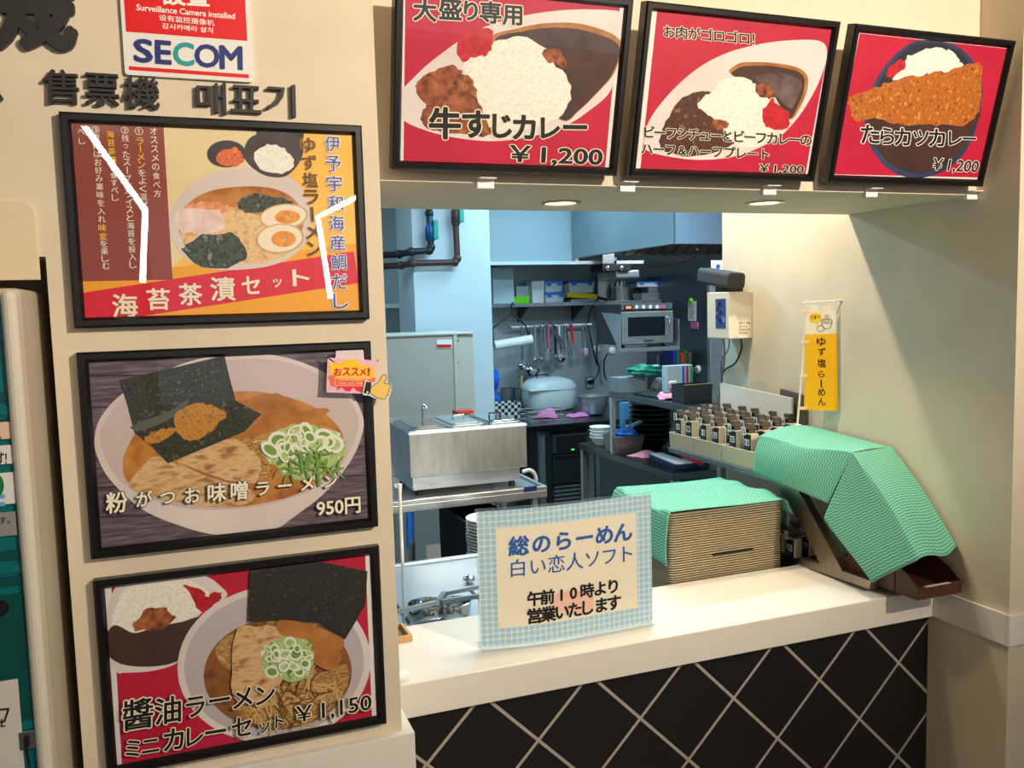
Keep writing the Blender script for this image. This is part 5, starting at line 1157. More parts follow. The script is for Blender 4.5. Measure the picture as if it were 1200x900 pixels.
# pots, checked box, wire basket and blue bag at the pillar end
for x, y, r, h, lab in ((594, 476, .05, .17, 'dark saucepan on the bench tight against the pillar'), (609, 473, .056, .16, 'steel saucepan with a wooden spoon beside the rice cooker')):
    p = YK(x, y, 6.74); t = thing('saucepan', lab, 'pot', (p.x, 6.74, ZB+.001)); m = MB(); m.lathe((p.x, 6.74, ZB+.001), [(r*.95, 0), (r, .01), (r, h), (r+.006, h+.003), (r-.006, h), (r-.006, .012), (0, .01)], n=28); obj('body', m, STEELD, t, smooth=True)
    m = MB(); m.box((p.x-.012, 6.74+r-.002, ZB+h-.03), (p.x+.012, 6.74+r+.05, ZB+h-.015)); obj('handle', m, BLACK, t, bevel=.003)
p = YK(610, 450, 6.74); m = MB(); m.tube([(p.x-.004, 6.74, ZB+.015), (p.x+.012, 6.74, p.z+.07)], [.007, .012]); mk('wooden_spoon', m, MATS['pale_wood'], 'wooden spoon handle sticking up out of the steel saucepan', 'spoon', smooth=True)
def checks():
    m = mat('checked_card', (20, 22, 24), .6); nt = m.node_tree; tc = nt.nodes.new('ShaderNodeTexCoord'); k = nt.nodes.new('ShaderNodeTexChecker'); k.inputs['Scale'].default_value = 1/.026
    k.inputs['Color1'].default_value = (*lin((16, 18, 20)), 1); k.inputs['Color2'].default_value = (*lin((206, 212, 200)), 1); nt.links.new(tc.outputs['Object'], k.inputs[0]); nt.links.new(k.outputs[0], nt.nodes['Principled BSDF'].inputs['Base Color']); return m
q = YK(580, 488, 6.1); m = MB(); m.taper((q.x+.10, 6.16, ZB+.0005), .20, .13, .12, .22, .15, open_top=True, t=.004); mk('checked_box', m, checks(), 'black and white checked box on the bench against the pillar', 'box')
p, w_, h_ = spot(586, 630, 491, 474, ZB); m = MB(); c_ = Vector((2.43, 5.93, ZB+.001)); W, D_, H = .26, .18, .075
for z in (0.003, .04, H):
    k = 1+.1*z/H; P4 = [c_+Vector((sx*W/2*k, sy*D_/2*k, z)) for sx, sy in ((-1, -1), (1, -1), (1, 1), (-1, 1), (-1, -1))]; m.tube(P4, .0022 if z < H else .0035, n=6)
for i in range(13):
    x = -W/2+W*i/12; m.tube([c_+Vector((x*1.1, -D_/2*1.1, H)), c_+Vector((x, -D_/2, .003)), c_+Vector((x, D_/2, .003)), c_+Vector((x*1.1, D_/2*1.1, H))], .0015, n=5)
wb = thing('wire_basket', 'low wire basket holding a pink cloth at the pillar end of the bench', 'basket', c_); obj('mesh', m, STEEL, wb, smooth=True)
rag_('pink_cloth', 'pink cloth folded inside the wire basket', c_+Vector((.04, 0, .006)), .17, .12, .07, MATS['pink_bright'], .1, 5)
m = MB(); q = YK(580, 480, 6.3); fnq = lambda i, j: Vector((q.x-.01+.06*i+.015*j, 6.32+.05*i+.02*math.sin(7*j), ZB+.13+.22*j)); m.grid(fnq, 8, 12); m.grid(lambda i, j: fnq(i, j)+Vector((.005, .06+.01*math.sin(9*j), 0)), 8, 12)
m.box((q.x+.0, 6.33, ZB), (q.x+.06, 6.39, ZB+.14)); mk('blue_bag', m, mat('bag_blue', (30, 100, 210), .35, var=.2, scale=12), 'bright blue and white food bag standing at the corner of the pillar', 'bag', solid=.002)

# --- shelf on the back wall and what stands on it
ZS = 1.765; SY0 = 6.58
sh = thing('wall_shelf', 'long steel wall shelf with storage boxes over the hanging utensils', 'shelf', (3.0, 6.72, ZS))
m = MB(); m.box((2.0, SY0, ZS-.022), (3.84, 6.868, ZS)); m.box((2.0, SY0, ZS-.03), (3.84, SY0+.012, ZS-.022)); obj('board', m, STEELD, sh, bevel=.002)
for x in (2.62, 3.12, 3.38):
    m = MB(); m.prism([Vector((x-.006, SY0+.02, ZS-.023)), Vector((x-.006, 6.868, ZS-.023)), Vector((x-.006, 6.868, ZS-.16))], [Vector((x+.006, SY0+.02, ZS-.023)), Vector((x+.006, 6.868, ZS-.023)), Vector((x+.006, 6.868, ZS-.16))]); obj('bracket', m, BLACK, sh)
def onshelf(x0, x1, yb, yt, Y=6.66):
    a, b = YK(x0, yb, Y), YK(x1, yt, Y); k = size_at(a); return (a.x+b.x)/2, (x1-x0)*k, (yb-yt)*k
def tubbox(name, lab, x0, x1, yb, yt, lid, body, Y=6.66, d=.2, z=ZS, tilt=0):
    cx, w_, h_ = onshelf(x0, x1, yb, yt, Y); t = thing(name, lab, 'container', (cx, Y+d/2, z+.0005)); lh = min(.02, h_*.25)
    m = MB(); m.taper((cx, Y+d/2, z+.0005), w_*.9, d*.9, h_-lh-.001, w_*.97, d*.97); obj('tub', m, body, t, bevel=.006)
    m = MB(); m.box((cx-w_/2, Y, z+h_-lh), (cx+w_/2, Y+d, z+h_)); obj('lid', m, lid, t, bevel=.003)
    for s_ in (-.3, .3):
        m = MB(); m.box((cx+s_*w_-.02, Y-.004, z+h_-lh*2), (cx+s_*w_+.02, Y-.0005, z+h_-lh*.3)); obj('clasp', m, lid, t)
    return z+h_
cx, w_, h_ = onshelf(576, 602, 354, 312, 6.62); m = MB(); m.box((cx-w_/2, 6.60, ZS+.0005), (cx+w_/2, 6.80, ZS+h_)); mk('white_bin', m, mat('milky_box', (186, 206, 212), .4), 'tall milky white box at the pillar end of the wall shelf', 'container', bevel=.004)
cx, w_, h_ = onshelf(602, 622, 354, 346, 6.60); m = MB(); m.taper((cx, 6.67, ZS+.0005), w_*.9, .11, h_, w_, .13, open_top=True, t=.004); mk('green_basket', m, GREENB, 'small bright green plastic basket on the wall shelf', 'basket', bevel=.002)
m = MB(); cx, w_, h_ = onshelf(603, 623, 354, 334, 6.78); m.box((cx-w_/2, 6.75, ZS+.0005), (cx+w_/2, 6.85, ZS+h_)); 
mk('clear_box', m, HAZY, 'clear ribbed plastic box behind the green basket', 'container', bevel=.003)
cx, w_, h_ = onshelf(623, 639, 354, 328, 6.66); m = MB(); m.taper((cx, 6.74, ZS+.0005), w_*.9, .14, h_, w_, .15, open_top=True, t=.004); mk('clear_box', m, HAZY, 'tall clear plastic box beside the pair of blue-lidded boxes', 'container', bevel=.003)
zt = tubbox('lidded_box', 'lower of the two stacked blue-lidded boxes on the wall shelf', 638, 663, 353, 341, BLUEP, HAZY)
tubbox('lidded_box', 'upper of the two stacked blue-lidded boxes on the wall shelf', 638, 661, 341, 327.5, BLUEP, HAZY, z=zt)
cx, w_, h_ = onshelf(664, 703, 349, 341, 6.62); M = Matrix.Translation((cx, 6.70, ZS+.05)) @ Matrix.Rotation(.08, 4, 'Y'); sd = thing('yellow_pan', 'yellow shallow pan with a black handle below a blue-lidded box', 'pan', (cx, 6.7, ZS))
m = MB(); m.box((-w_/2, -.07, -.022), (w_/2, .07, .022), 0, M); obj('dish', m, mat('pan_yellow', (226, 176, 40), .45), sd, bevel=.006)
m = MB(); m.tube([M @ Vector((w_/2, 0, 0)), M @ Vector((w_/2+.07, -.02, -.012)), M @ Vector((w_/2+.17, -.06, -.03))], [.012, .013, .014]); obj('handle', m, BLACK, sd, smooth=True)
m = MB(); m.box((cx-.1, 6.64, ZS+.0005), (cx+.12, 6.76, ZS+.024)); mk('steel_tray', m, STEEL, 'flat steel tray under the yellow pan on the wall shelf', 'tray', bevel=.003)
tubbox('lidded_box', 'tilted blue-lidded box resting over the yellow pan', 665, 699, 341, 326.5, BLUEP, HAZY, z=ZS+.0745, d=.16)
def potlid(lab, x0, x1, yb, yt, Y, top=True):
    cx, w_, h_ = onshelf(x0, x1, yb, yt, Y); r = w_/2; t = thing('stock_pot', lab, 'pot', (cx, Y+r, ZS+.0005)); b = h_*.62
    m = MB(); m.lathe((cx, Y+r, ZS+.0005), [(r*.94, 0), (r*.96, .006), (r*.96, b), (r*1.0, b+.004), (r*.93, b), (r*.93, .01), (0, .008)], n=30); obj('body', m, STEEL, t, smooth=True)
    m = MB(); m.lathe((cx, Y+r, ZS+.0005+b+.005), [(r*1.02, 0), (r*1.02, .006), (r*.9, .012), (r*.85, h_*.3), (0, h_*.36)], n=30); obj('lid', m, CHROME, t, smooth=True)
potlid('lidded steel stock pot on the wall shelf beside the yellow pan', 721, 741, 350.5, 326, 6.60)
cx, w_, h_ = onshelf(744, 778, 333, 328, 6.62)
m = MB(); cx, w_, h_ = onshelf(751, 783, 349, 341, 6.62); m.taper((cx, 6.72, ZS+.0005), w_*.94, .15, h_, w_, .17, open_top=True, t=.004); mk('steel_pan', m, STEEL, 'rectangular steel pan at the fridge end of the wall shelf', 'pan', bevel=.003)
m = MB(); cx2, w2_, h2 = onshelf(760, 780, 341, 334, 6.64); m.box((cx2-w2_/2, 6.66, ZS+h_+.001), (cx2+w2_/2, 6.80, ZS+h_+h2)); mk('grey_box', m, STEELD, 'small dark box resting on the rectangular steel pan', 'container', bevel=.003)
tubbox('lidded_box', 'flat blue-lidded box on top of the pans near the fridge', 744, 778, 334.5, 328, BLUEP, HAZY, z=ZS+h_+h2+.001, d=.16)
m = MB(); cx, w_, h_ = onshelf(699, 722, 350, 318, 6.76); m.box((cx-w_/2, 6.75, ZS+.0005), (cx+w_/2, 6.76, ZS+h_)); mk('steel_sheet', m, STEEL, 'grey metal sheet standing on the wall shelf behind the stock pot', 'sheet')
# --- fryer head / mixer hanging over the shelf
mx = thing('ceiling_bracket', 'dark hanging bracket with two round sockets and a pale front plate under the hood', 'bracket', YK(718, 330, 6.2))
m = MB(); a, b = YK(706, 318, 6.2), YK(740, 309, 6.2); m.box((a.x, 6.2, a.z), (b.x, 6.42, b.z)); obj('box', m, BLACK, mx, bevel=.004)
m = MB(); a, b = YK(706.5, 309, 6.19), YK(720, 297, 6.19); m.box((a.x, 6.19, a.z), (b.x, 6.22, b.z)); obj('front_plate', m, STEEL, mx, bevel=.002)
for x in (711.5, 728):
    m = MB(); p = YK(x, 314, 6.2); m.lathe((p.x, 6.2, p.z), [(.022, 0), (.022, -.012), (.014, -.018), (0, -.018)], ax='Y', n=16); obj('socket', m, CHROME, mx, smooth=True)
m = MB(); a, b = YK(722, 326, 6.24), YK(750, 316, 6.24); m.box((a.x, 6.24, a.z), (b.x, 6.4, b.z)); obj('casting', m, STEEL, mx, bevel=.014)
m = MB(); m.tube([YK(748, 315, 6.25), YK(770, 311, 6.1), YK(800, 306, 5.9), YK(815, 300, 5.8), YK(817, 292, 5.75)], .008); obj('feed_pipe', m, mat('copper_dull', (92, 72, 62), .4, .6), mx, smooth=True)
m = MB(); a, b = YK(724, 312, 6.3), YK(708, 285, 6.3); m.box((a.x-.05, 6.28, a.z), (a.x-.02, 6.31, 2.79)); obj('hanger', m, STEELD, mx)
# --- extraction hood
HX = 2.86; HY0 = 4.75; HZ = 2.105
hd = thing('extraction_hood', 'big stainless extraction hood hanging from the kitchen ceiling', 'hood', (3.9, 5.8, HZ))
m = MB(); m.box((HX, HY0, HZ), (HX+.015, 6.27, 2.795)); obj('side_panel', m, mat('hood_steel', (138, 152, 160), .38, .55, var=.06, scale=3), hd)
m = MB(); m.box((HX+.015, HY0, HZ), (4.9, HY0+.015, 2.795)); obj('front_panel', m, mat('hood_front', (168, 178, 200), .45, .25), hd)
m = MB(); m.box((HX+.015, HY0+.015, HZ+.0), (4.9, HY0+.07, HZ+.02)); m.box((HX+.015, HY0+.07, HZ), (HX+.06, 6.27, HZ+.02)); obj('gutter', m, STEELD, hd)
m = MB()
for i in range(14):
    x = HX+.12+i*.11; m.prism([Vector((x, 6.25, HZ+.02)), Vector((x+.075, 6.25, HZ+.02)), Vector((x+.075, 5.5, HZ+.45)), Vector((x, 5.5, HZ+.45))], [Vector((x, 6.265, HZ+.035)), Vector((x+.075, 6.265, HZ+.035)), Vector((x+.075, 5.515, HZ+.465)), Vector((x, 5.515, HZ+.465))])
obj('grease_filter', m, mat('filter_steel', (128, 116, 104), .35, .8), hd)
m = MB(); m.prism([Vector((HX+.06, 6.262, HZ+.03)), Vector((4.88, 6.262, HZ+.03)), Vector((4.88, 5.5, HZ+.47)), Vector((HX+.06, 5.5, HZ+.47))], [Vector((HX+.06, 6.27, HZ+.06)), Vector((4.88, 6.27, HZ+.06)), Vector((4.88, 5.5, HZ+.49)), Vector((HX+.06, 5.5, HZ+.49))]); obj('filter_back', m, mat('filter_back', (84, 78, 72), .45, .6), hd)
m = MB(); m.box((HX+.02, HY0+.08, 2.6), (4.88, 6.27, 2.62)); obj('liner', m, STEELD, hd)
# --- hanging rail, hanger with paper roll, utensils
RYk = 6.80
ra = thing('utensil_rail', 'pale rail on the steel splashback with utensils hung along it', 'rail', YK(650, 381, RYk)); pa, pb_ = YK(599, 383.5, RYk), YK(693, 380, RYk)
m = MB(); m.tube([pa, pb_], .011, n=10); obj('bar', m, mat('rail_white', (220, 232, 232), .35), ra, smooth=True)
for q in (pa, pa.lerp(pb_, .5), pb_):
    m = MB(); m.tube([q, Vector((q.x, 6.871, q.z))], .007); obj('standoff', m, STEEL, ra, smooth=True)
HN = [0]
def hang(kind, lab, x, yt, xb, yb, r=.03, mt=None, mt2=None, Y=6.775):
    HN[0] += 1; Y -= (HN[0] % 3)*.018; a, b = YK(x, yt, Y), YK(xb, yb, Y); t = thing(kind, lab, kind.replace('_', ' '), b, 'utensils hanging on the splashback rail'); mt = mt or CHROME; mt2 = mt2 or mt
    r *= 1.35; d = (b-a); L_ = d.length; u = d.normalized()
    m = MB(); m.tube([a+Vector((0, .025, -.01)), a+Vector((0, .018, .02)), a+Vector((0, 0, .02)), a], .0035, n=6); obj('hook', m, CHROME, t, smooth=True)
    m = MB()
    if kind == 'tongs':
        m.tube([a, b-u*.02+Vector((.008, 0, 0))], [.009, .015]); m.tube([a, b-u*.02-Vector((.02, 0, 0))], [.009, .015]); obj('arms', m, mt, t, smooth=True); return t
    m.tube([a, a+d*.3, b-u*r], [.013, .011, .010]); obj('handle', m, mt2, t, smooth=True); m = MB()
    if kind == 'ladle': m.lathe(b, [(0, -r*.9), (r*.6, -r*.75), (r*.95, -r*.2), (r, .1*r), (r*.94, .1*r), (r*.85, -r*.2), (r*.5, -r*.65), (0, -r*.8)], n=20); obj('bowl', m, mt, t, smooth=True)
    elif kind == 'strainer': m.lathe(b, [(0, -r*.5), (r*.8, -r*.3), (r, .05), (r*.92, .05), (0, -r*.4)], n=20); obj('bowl', m, mt, t, smooth=True)
    elif kind == 'spatula':
        M = Matrix.Translation(b); m.box((-r*.6, -.004, -r*1.1), (r*.6, .004, r*1.1), 0, M); obj('blade', m, mt, t, bevel=.006)
    else: m.ball(b, r*.8, n=14, sc=(1, .35, 1.5)); obj('head', m, mt, t, smooth=True)
    return t
hang('ladle', 'long ladle hanging low under the paper roll, the smaller of that pair', 612, 384, 612, 428, .035, CHROME, STEELD)
hang('ladle', 'long ladle with the biggest bowl hanging low beside the paper roll', 622, 384, 623, 433, .055, CHROME, STEELD)
hang('ladle', 'short small-bowled ladle, first on the rail after the paper roll', 627, 382, 627, 420.5, .018, CHROME, STEEL)
hang('ladle', 'thin small-bowled ladle, second on the rail after the paper roll', 634, 382, 634, 419.5, .020, CHROME, STEELD)
hang('strainer', 'steel ladle strainer with a pale handle hanging mid rail', 638.5, 382, 641, 420, .036, STEEL, CHROME)
hang('spoon', 'steel spoon with a pink-tipped handle mid rail', 642, 380, 643.5, 413, .022, CHROME, mat('pink_grip', (206, 90, 120), .5))
hang('ladle', 'dark-handled ladle behind the crossing tongs on the rail', 650, 382, 651.5, 418, .018, CHROME, BLACK)
hang('tongs', 'long bright tongs hanging askew across the utensils', 647, 381, 661, 409, .02)
hang('spatula', 'white-handled scraper between the two pairs of tongs', 655.5, 382, 656.5, 414, .022, mat('pale_pink_blade', (214, 180, 196), .5), WPLAST)
hang('ladle', 'ladle seen low behind the white-handled scraper', 658.5, 382, 657.5, 420, .03, CHROME, STEELD)
hang('tongs', 'second pair of bright tongs hanging nearly straight', 662, 382, 668, 420, .02)
hang('spatula', 'red silicone spatula hanging on the rail', 669, 380, 671.5, 400, .014, RED, RED)
hang('whisk', 'pale pink scoop hanging near the rail end, the larger', 687.5, 381, 686.5, 412, .024, mat('scoop_pink', (206, 176, 196), .5), CHROME)
hang('whisk', 'dull pink scoop hanging near the rail end, the darker', 683, 383, 682, 412, .02, mat('scoop_dull', (150, 116, 130), .5), STEELD)
hg = thing('wire_hanger', 'thin wire hanger on the shelf edge holding up the paper roll', 'hanger', YK(600, 360, 6.56)); Yh = 6.56
m = MB(); m.tube([YK(599, 358, Yh), YK(599, 367, Yh), YK(591, 374, Yh), YK(577, 385, Yh), YK(578.5, 405, Yh)], .007, n=6); m.tube([YK(599, 367, Yh), YK(607, 373, Yh), YK(616, 382, Yh), YK(623, 402, Yh)], .007, n=6); m.tube([YK(599, 358, Yh), YK(600.5, 354, Yh-.01), YK(602, 357, Yh+.015)], .004, n=6); obj('wire', m, BLACK, hg, smooth=True)
pr_ = thing('paper_roll', 'white kitchen paper roll hanging slantwise from a wire hanger', 'paper roll', YK(600, 402, Yh)); a, b = YK(579, 405, Yh), YK(623, 397.5, Yh); u = (b-a).normalized(); L_ = (b-a).length
q_ = u.to_track_quat('Z', 'Y').to_matrix().to_4x4(); m = MB(); m.lathe(a, [(.016, 0), (.038, 0), (.038, L_), (.016, L_)], n=30, M=q_); obj('roll', m, WPLAST, pr_, smooth=True)
m = MB(); m.lathe(a-u*.008, [(.014, 0), (.0155, 0), (.0155, L_+.016), (.014, L_+.016)], n=18, M=q_); obj('core', m, mat('card_core', (170, 150, 120), .8), pr_)
def cord(lab, pts, Y=6.83, r=.006): return wire('power_cord', lab, [YK(x, y, Y) for x, y in pts], r, BLACK)
cord('black power cord hanging in a long loop between the utensils and the microwave bracket plate', [(697, 355), (691, 366), (690, 385), (694, 405), (697, 418), (700, 428)], 6.82)
cord('black power cord dropping straight to the wall socket', [(700, 355), (703, 372), (700, 395), (699, 418), (702, 432), (697, 444), (690, 446)], 6.80)
cord('black cord coiled in a thin loop beside the wall socket', [(712, 414), (708, 424), (708, 438), (711, 445)], 6.82, .007)
so = thing('wall_socket', 'wall socket with a black plug on the steel splashback', 'socket', YK(690, 448, 6.86)); a, b = YK(686, 455, 6.866), YK(694.5, 441, 6.866)
m = MB(); m.box((a.x, 6.850, a.z), (b.x, 6.8705, b.z)); obj('plate', m, STEELD, so, bevel=.003); m = MB(); m.box((a.x+.014, 6.846, a.z+.012), (b.x-.014, 6.850, b.z-.012)); obj('outlet', m, CREAM, so)
m = MB(); m.box((a.x+.01, 6.82, (a.z+b.z)/2-.012), (b.x-.005, 6.846, (a.z+b.z)/2+.02)); obj('plug', m, BLACK, so, bevel=.006)
for x, y, Y, lab in ((701, 409, 6.84, 'round white suction hook on the splashback under the shelf cords'), (719, 411, 6.84, 'round white suction hook on the splashback beside the microwave plate')):
    p = YK(x, y, Y); m = MB(); m.lathe((p.x, 6.871, p.z), [(.034, 0), (.032, -.012), (.02, -.02), (0, -.022)], ax='Y', n=20); tag(obj('suction_hook', m, WPLAST, smooth=True), lab, 'hook', 'round white hooks on the kitchen steel')
# --- microwave on its bracket
MYk = 5.65; mw = thing('microwave', 'stainless commercial microwave with a lit display on a bracket shelf', 'microwave', (3.17, 5.85, 1.38))
a, b = YK(728.5, 405, MYk), YK(789.5, 354.5, MYk)
m = MB(); m.box((a.x, MYk+.02, a.z), (b.x, MYk+.42, b.z)); obj('casing', m, mat('oven_side', (70, 66, 64), .45, .5), mw, bevel=.004)
def mwb(nm, x0, y0, x1, y1, d, mt, par=mw, **k):
    p, q = YK(x0, y1, MYk), YK(x1, y0, MYk); m = MB(); m.box((p.x, MYk+.02-d, p.z), (q.x, MYk+.02, q.z)); return obj(nm, m, mt, par, **k)
pn = mwb('control_panel', 729.5, 355.5, 789, 363, .006, STEELD)
mwb('display', 732.5, 357.5, 742, 362.5, .009, BLACK, pn); mwb('digits', 734.5, 358.8, 740.5, 361.8, .010, mat('orange_digits', (255, 120, 80), .4, emit=(255, 90, 60), estr=2.2), pn)
for i in range(9): mwb('key', 745.5+i*4, 357.5, 748.8+i*4, 361.5, .009, [WPLAST, STEEL][i % 2] if i < 7 else mat('key_pink', (190, 100, 130), .5), pn)
mwb('key', 783, 357, 786.5, 362, .009, mat('key_green', (20, 120, 90), .5), pn)
dr = mwb('door', 729.5, 364, 789, 404, .016, STEEL, bevel=.003); mwb('window', 736.5, 370.5, 779.5, 394.5, .018, mat('oven_glass', (16, 26, 32), .08), dr)
m = MB(); p, q = YK(782.5, 371, MYk), YK(782.5, 392, MYk); m.tube([(p.x, MYk-.004, p.z), (p.x, MYk-.028, p.z-.012), (q.x, MYk-.028, q.z+.012), (q.x, MYk-.004, q.z)], .008); obj('handle', m, CHROME, dr, smooth=True)
mwb('name_badge', 755, 397.5, 766, 401, .0175, mat('badge_grey', (70, 74, 78), .4), dr)
for x in (a.x+.05, b.x-.05): m = MB(); m.lathe((x, MYk+.08, a.z-.022), [(.014, 0), (.014, .022)], n=12); obj('foot', m, BLACK, mw)
bk = thing('bracket_shelf', 'triangular steel bracket shelf carrying the microwave', 'shelf', (3.17, 6.0, a.z-.05)); zt = a.z-.0222
m = MB(); m.box((a.x-.004, MYk-.01, zt-.03), (b.x+.04, MYk+.10, zt)); obj('board', m, STEEL, bk, bevel=.002)
for x in (a.x-.010, b.x+.04):
    q = [Vector((x, MYk, zt-.03)), Vector((x, 6.10, zt-.03)), Vector((x, 6.868, zt-.03)), Vector((x, 6.868, zt+.14)), Vector((x, 6.05, b.z-.05)), Vector((x, MYk, b.z-.055))]
    if x > a.x: q = [Vector((x, MYk, zt-.03)), Vector((x, 6.868, zt+.16)), Vector((x, 6.868, zt+.26)), Vector((x, MYk, zt+.20))]
    else: q = [Vector((x, MYk, zt-.03)), Vector((x, MYk+.30, b.z-.06)), Vector((x, MYk, b.z-.075))]
    m = MB(); m.prism(q, [p+Vector((.006, 0, 0)) for p in q]); obj('side_plate', m, mat('plate_steel', (196, 204, 208), .4, .8), bk)
m = MB(); m.box((b.x-.06, 6.0705, zt+.16), (b.x+.04, 6.868, zt+.24)); obj('wall_arm', m, STEELD, bk)
# binders below the bracket
for i, (x, c, lab) in enumerate(((791, (30, 50, 150), 'slim blue binder, first in the row below the microwave'), (795, (20, 110, 60), 'green binder beside the slim blue one'), (799.5, (190, 40, 40), 'red binder in the middle of the row below the microwave'), (803.5, (24, 100, 56), 'narrow green binder between the two red ones'), (806, (130, 24, 34), 'dark red binder in the row below the microwave'), (809, (20, 104, 66), 'last green binder, close to the fridge side'))):
    p, q = YK(x-1.8, 432, 6.03), YK(x+1.7, 411+(i % 3)*1.2, 6.03); m = MB(); m.box((p.x, 6.03, p.z), (q.x, 6.22, q.z)); tag(obj('binder', m, mat('binder%d' % i, c, .5), bevel=.002), lab, 'binder', 'binders below the microwave')
pz = YK(800, 432, 6.03).z; p0 = YK(786, 432, 6.03); m = MB(); m.box((p0.x, 6.01, pz-.02), (3.8495, 6.25, pz-.0005)); m.box((p0.x, 6.24, pz-.0005), (3.8495, 6.25, pz+.10)); mk('binder_ledge', m, STEELD, 'dark steel ledge holding the row of coloured binders on the fridge side', 'ledge')
# --- tall fridge
FXX = 3.85; fg = thing('tall_fridge', 'tall dark steel refrigerator behind the wall box', 'fridge', (3.8, 6.0, 0))
m = MB(); m.box((FXX, 5.90, .1), (4.7, 6.86, 1.965)); obj('cabinet', m, mat('fridge_steel', (92, 108, 118), .34, .7, var=.2, scale=2), fg, bevel=.004)
m = MB(); m.box((FXX-.004, 5.855, .12), (4.7, 5.90, 1.955)); obj('door', m, STEEL, fg, bevel=.006)
m = MB(); m.box((FXX+.1, 5.95, 0), (4.6, 6.8, .1)); obj('plinth', m, BLACK, fg)
p, q = YK(833.5, 320.5, 5.85), YK(848, 305, 5.85); m = MB(); m.box((p.x, 5.849, p.z), (q.x, 5.855, q.z)); ep = obj('emblem_plate', m, WPLAST, fg)
m = MB(); c_ = YK(841.5, 312.3, 5.848); m.lathe((c_.x, 5.849, c_.z), [(.02, 0), (.02, -.002), (0, -.002)], ax='Y', n=24); eb = obj('emblem', m, mat('emblem_blue', (40, 110, 170), .4), ep)
m = MB(); m.ball((c_.x, 5.8465, c_.z), .010, n=12, sc=(.6, .1, 1)); obj('emblem_figure', m, mat('emblem_dark', (16, 30, 60), .4), ep)
def onside(nm, lab, cat, x0, y0, x1, y1, mt, t=.004):
    p, q = onX(x0, y1, FXX), onX(x1, y0, FXX); m = MB(); m.box((FXX-t, min(p.y, q.y), p.z), (FXX-.0002, max(p.y, q.y), q.z)); return tag(obj(nm, m, mt, bevel=.001), lab, cat)
nt_ = onside('paper_note', 'handwritten white note on the side of the tall fridge', 'note', 806.5, 353, 816, 376, PAPER, .002)
m = MB(); 
for i in range(7):
    p, q = onX(808, 358+i*2.5, FXX-.0023), onX(814-(i % 3), 358+i*2.5, FXX-.0023); m.tube([p, q], .002, n=4)
o = obj('handwriting', m, mat('pencil_grey', (90, 94, 100), .6), nt_)
p = onX(810.5, 352.5, FXX); m = MB(); m.lathe((FXX-.0025, p.y, p.z), [(.022, 0), (.022, -.012), (.012, -.02), (0, -.02)], ax='X', n=18); mk('magnet', m, GREENB, 'round green magnet pinning the note to the fridge', 'magnet', smooth=True)
mg_ = onside('magnet', 'pink square magnet just below the note on the fridge', 'magnet', 810.5, 377.5, 818.5, 385, mat('magnet_pink', (206, 110, 160), .5), .01)
p = onX(818.5, 433, FXX); m = MB(); m.lathe((FXX-.0005, p.y, p.z), [(.034, 0), (.032, -.012), (.02, -.02), (0, -.022)], ax='X', n=20); tag(obj('suction_hook', m, WPLAST, smooth=True), 'round white suction hook low on the side of the tall fridge', 'hook', 'round white hooks on the kitchen steel')
# --- pass table with the dark cabinet and raised shelf
ZT_ = .85
pt_ = thing('pass_table', 'dark steel pass table with closed sides behind the tray stack', 'table', (2.7, 4.5, 0))
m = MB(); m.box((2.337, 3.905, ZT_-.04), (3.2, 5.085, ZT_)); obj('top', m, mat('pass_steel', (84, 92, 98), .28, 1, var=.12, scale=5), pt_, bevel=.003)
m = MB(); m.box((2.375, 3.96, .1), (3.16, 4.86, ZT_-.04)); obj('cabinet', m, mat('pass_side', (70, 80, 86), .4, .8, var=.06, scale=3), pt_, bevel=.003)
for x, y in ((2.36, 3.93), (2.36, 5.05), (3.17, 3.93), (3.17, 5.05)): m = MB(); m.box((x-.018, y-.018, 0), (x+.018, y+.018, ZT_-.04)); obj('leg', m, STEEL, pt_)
ZR = 1.223
rs = thing('raised_shelf', 'narrow steel shelf raised on posts over the pass table', 'shelf', (2.55, 4.2, ZR))
m = MB(); m.box((2.337, 3.70, ZR-.035), (2.88, 4.64, ZR)); obj('board', m, mat('shelf_steel', (104, 112, 116), .3, 1, var=.1, scale=6), rs, bevel=.003)
for x, y in ((2.352, 4.62), (2.86, 4.62), (2.86, 3.93)):
    m = MB(); m.box((x-.013, y-.013, ZT_+.0005), (x+.013, y+.013, ZR-.035)); obj('post', m, STEEL, rs)
def rs_spot(x0, x1, yb, yt): return spot(x0, x1, yb, yt, ZR)
p, w_, h_ = rs_spot(712, 746, 458.5, 441); m = MB(); m.box((2.338, 4.50, ZR+.0005), (2.338+w_, 4.62, ZR+h_)); mk('grey_carton', m, mat('carton_grey', (112, 126, 134), .6), 'flat grey box at the far end of the raised shelf', 'box', bevel=.002)
m = MB(); m.taper((2.50, 4.44-.01, ZR+.0005), .16, .0, .0001, .16, .0) if False else None
m = MB(); q0 = YK(738, 455, 4.62); 
p, w_, h_ = rs_spot(766, 792, 460, 437); m = MB(); m.box((p.x-.0, 4.36, ZR+.0005), (p.x+.17, 4.42, ZR+.155)); pb2 = thing('file_box', 'pale file box with blue, red and green spines on the raised shelf', 'file box', (p.x+.08, 4.39, ZR)); obj('body', m, mat('file_pale', (170, 182, 190), .5), pb2, bevel=.002)
for i, c in enumerate(((30, 80, 190), (150, 30, 60), (20, 140, 90))):
    x = p.x+.10+i*.026; m = MB(); m.box((x, 4.356, ZR+.008), (x+.012, 4.36, ZR+.150)); obj('spine', m, mat('spine%d' % i, c, .5), pb2)
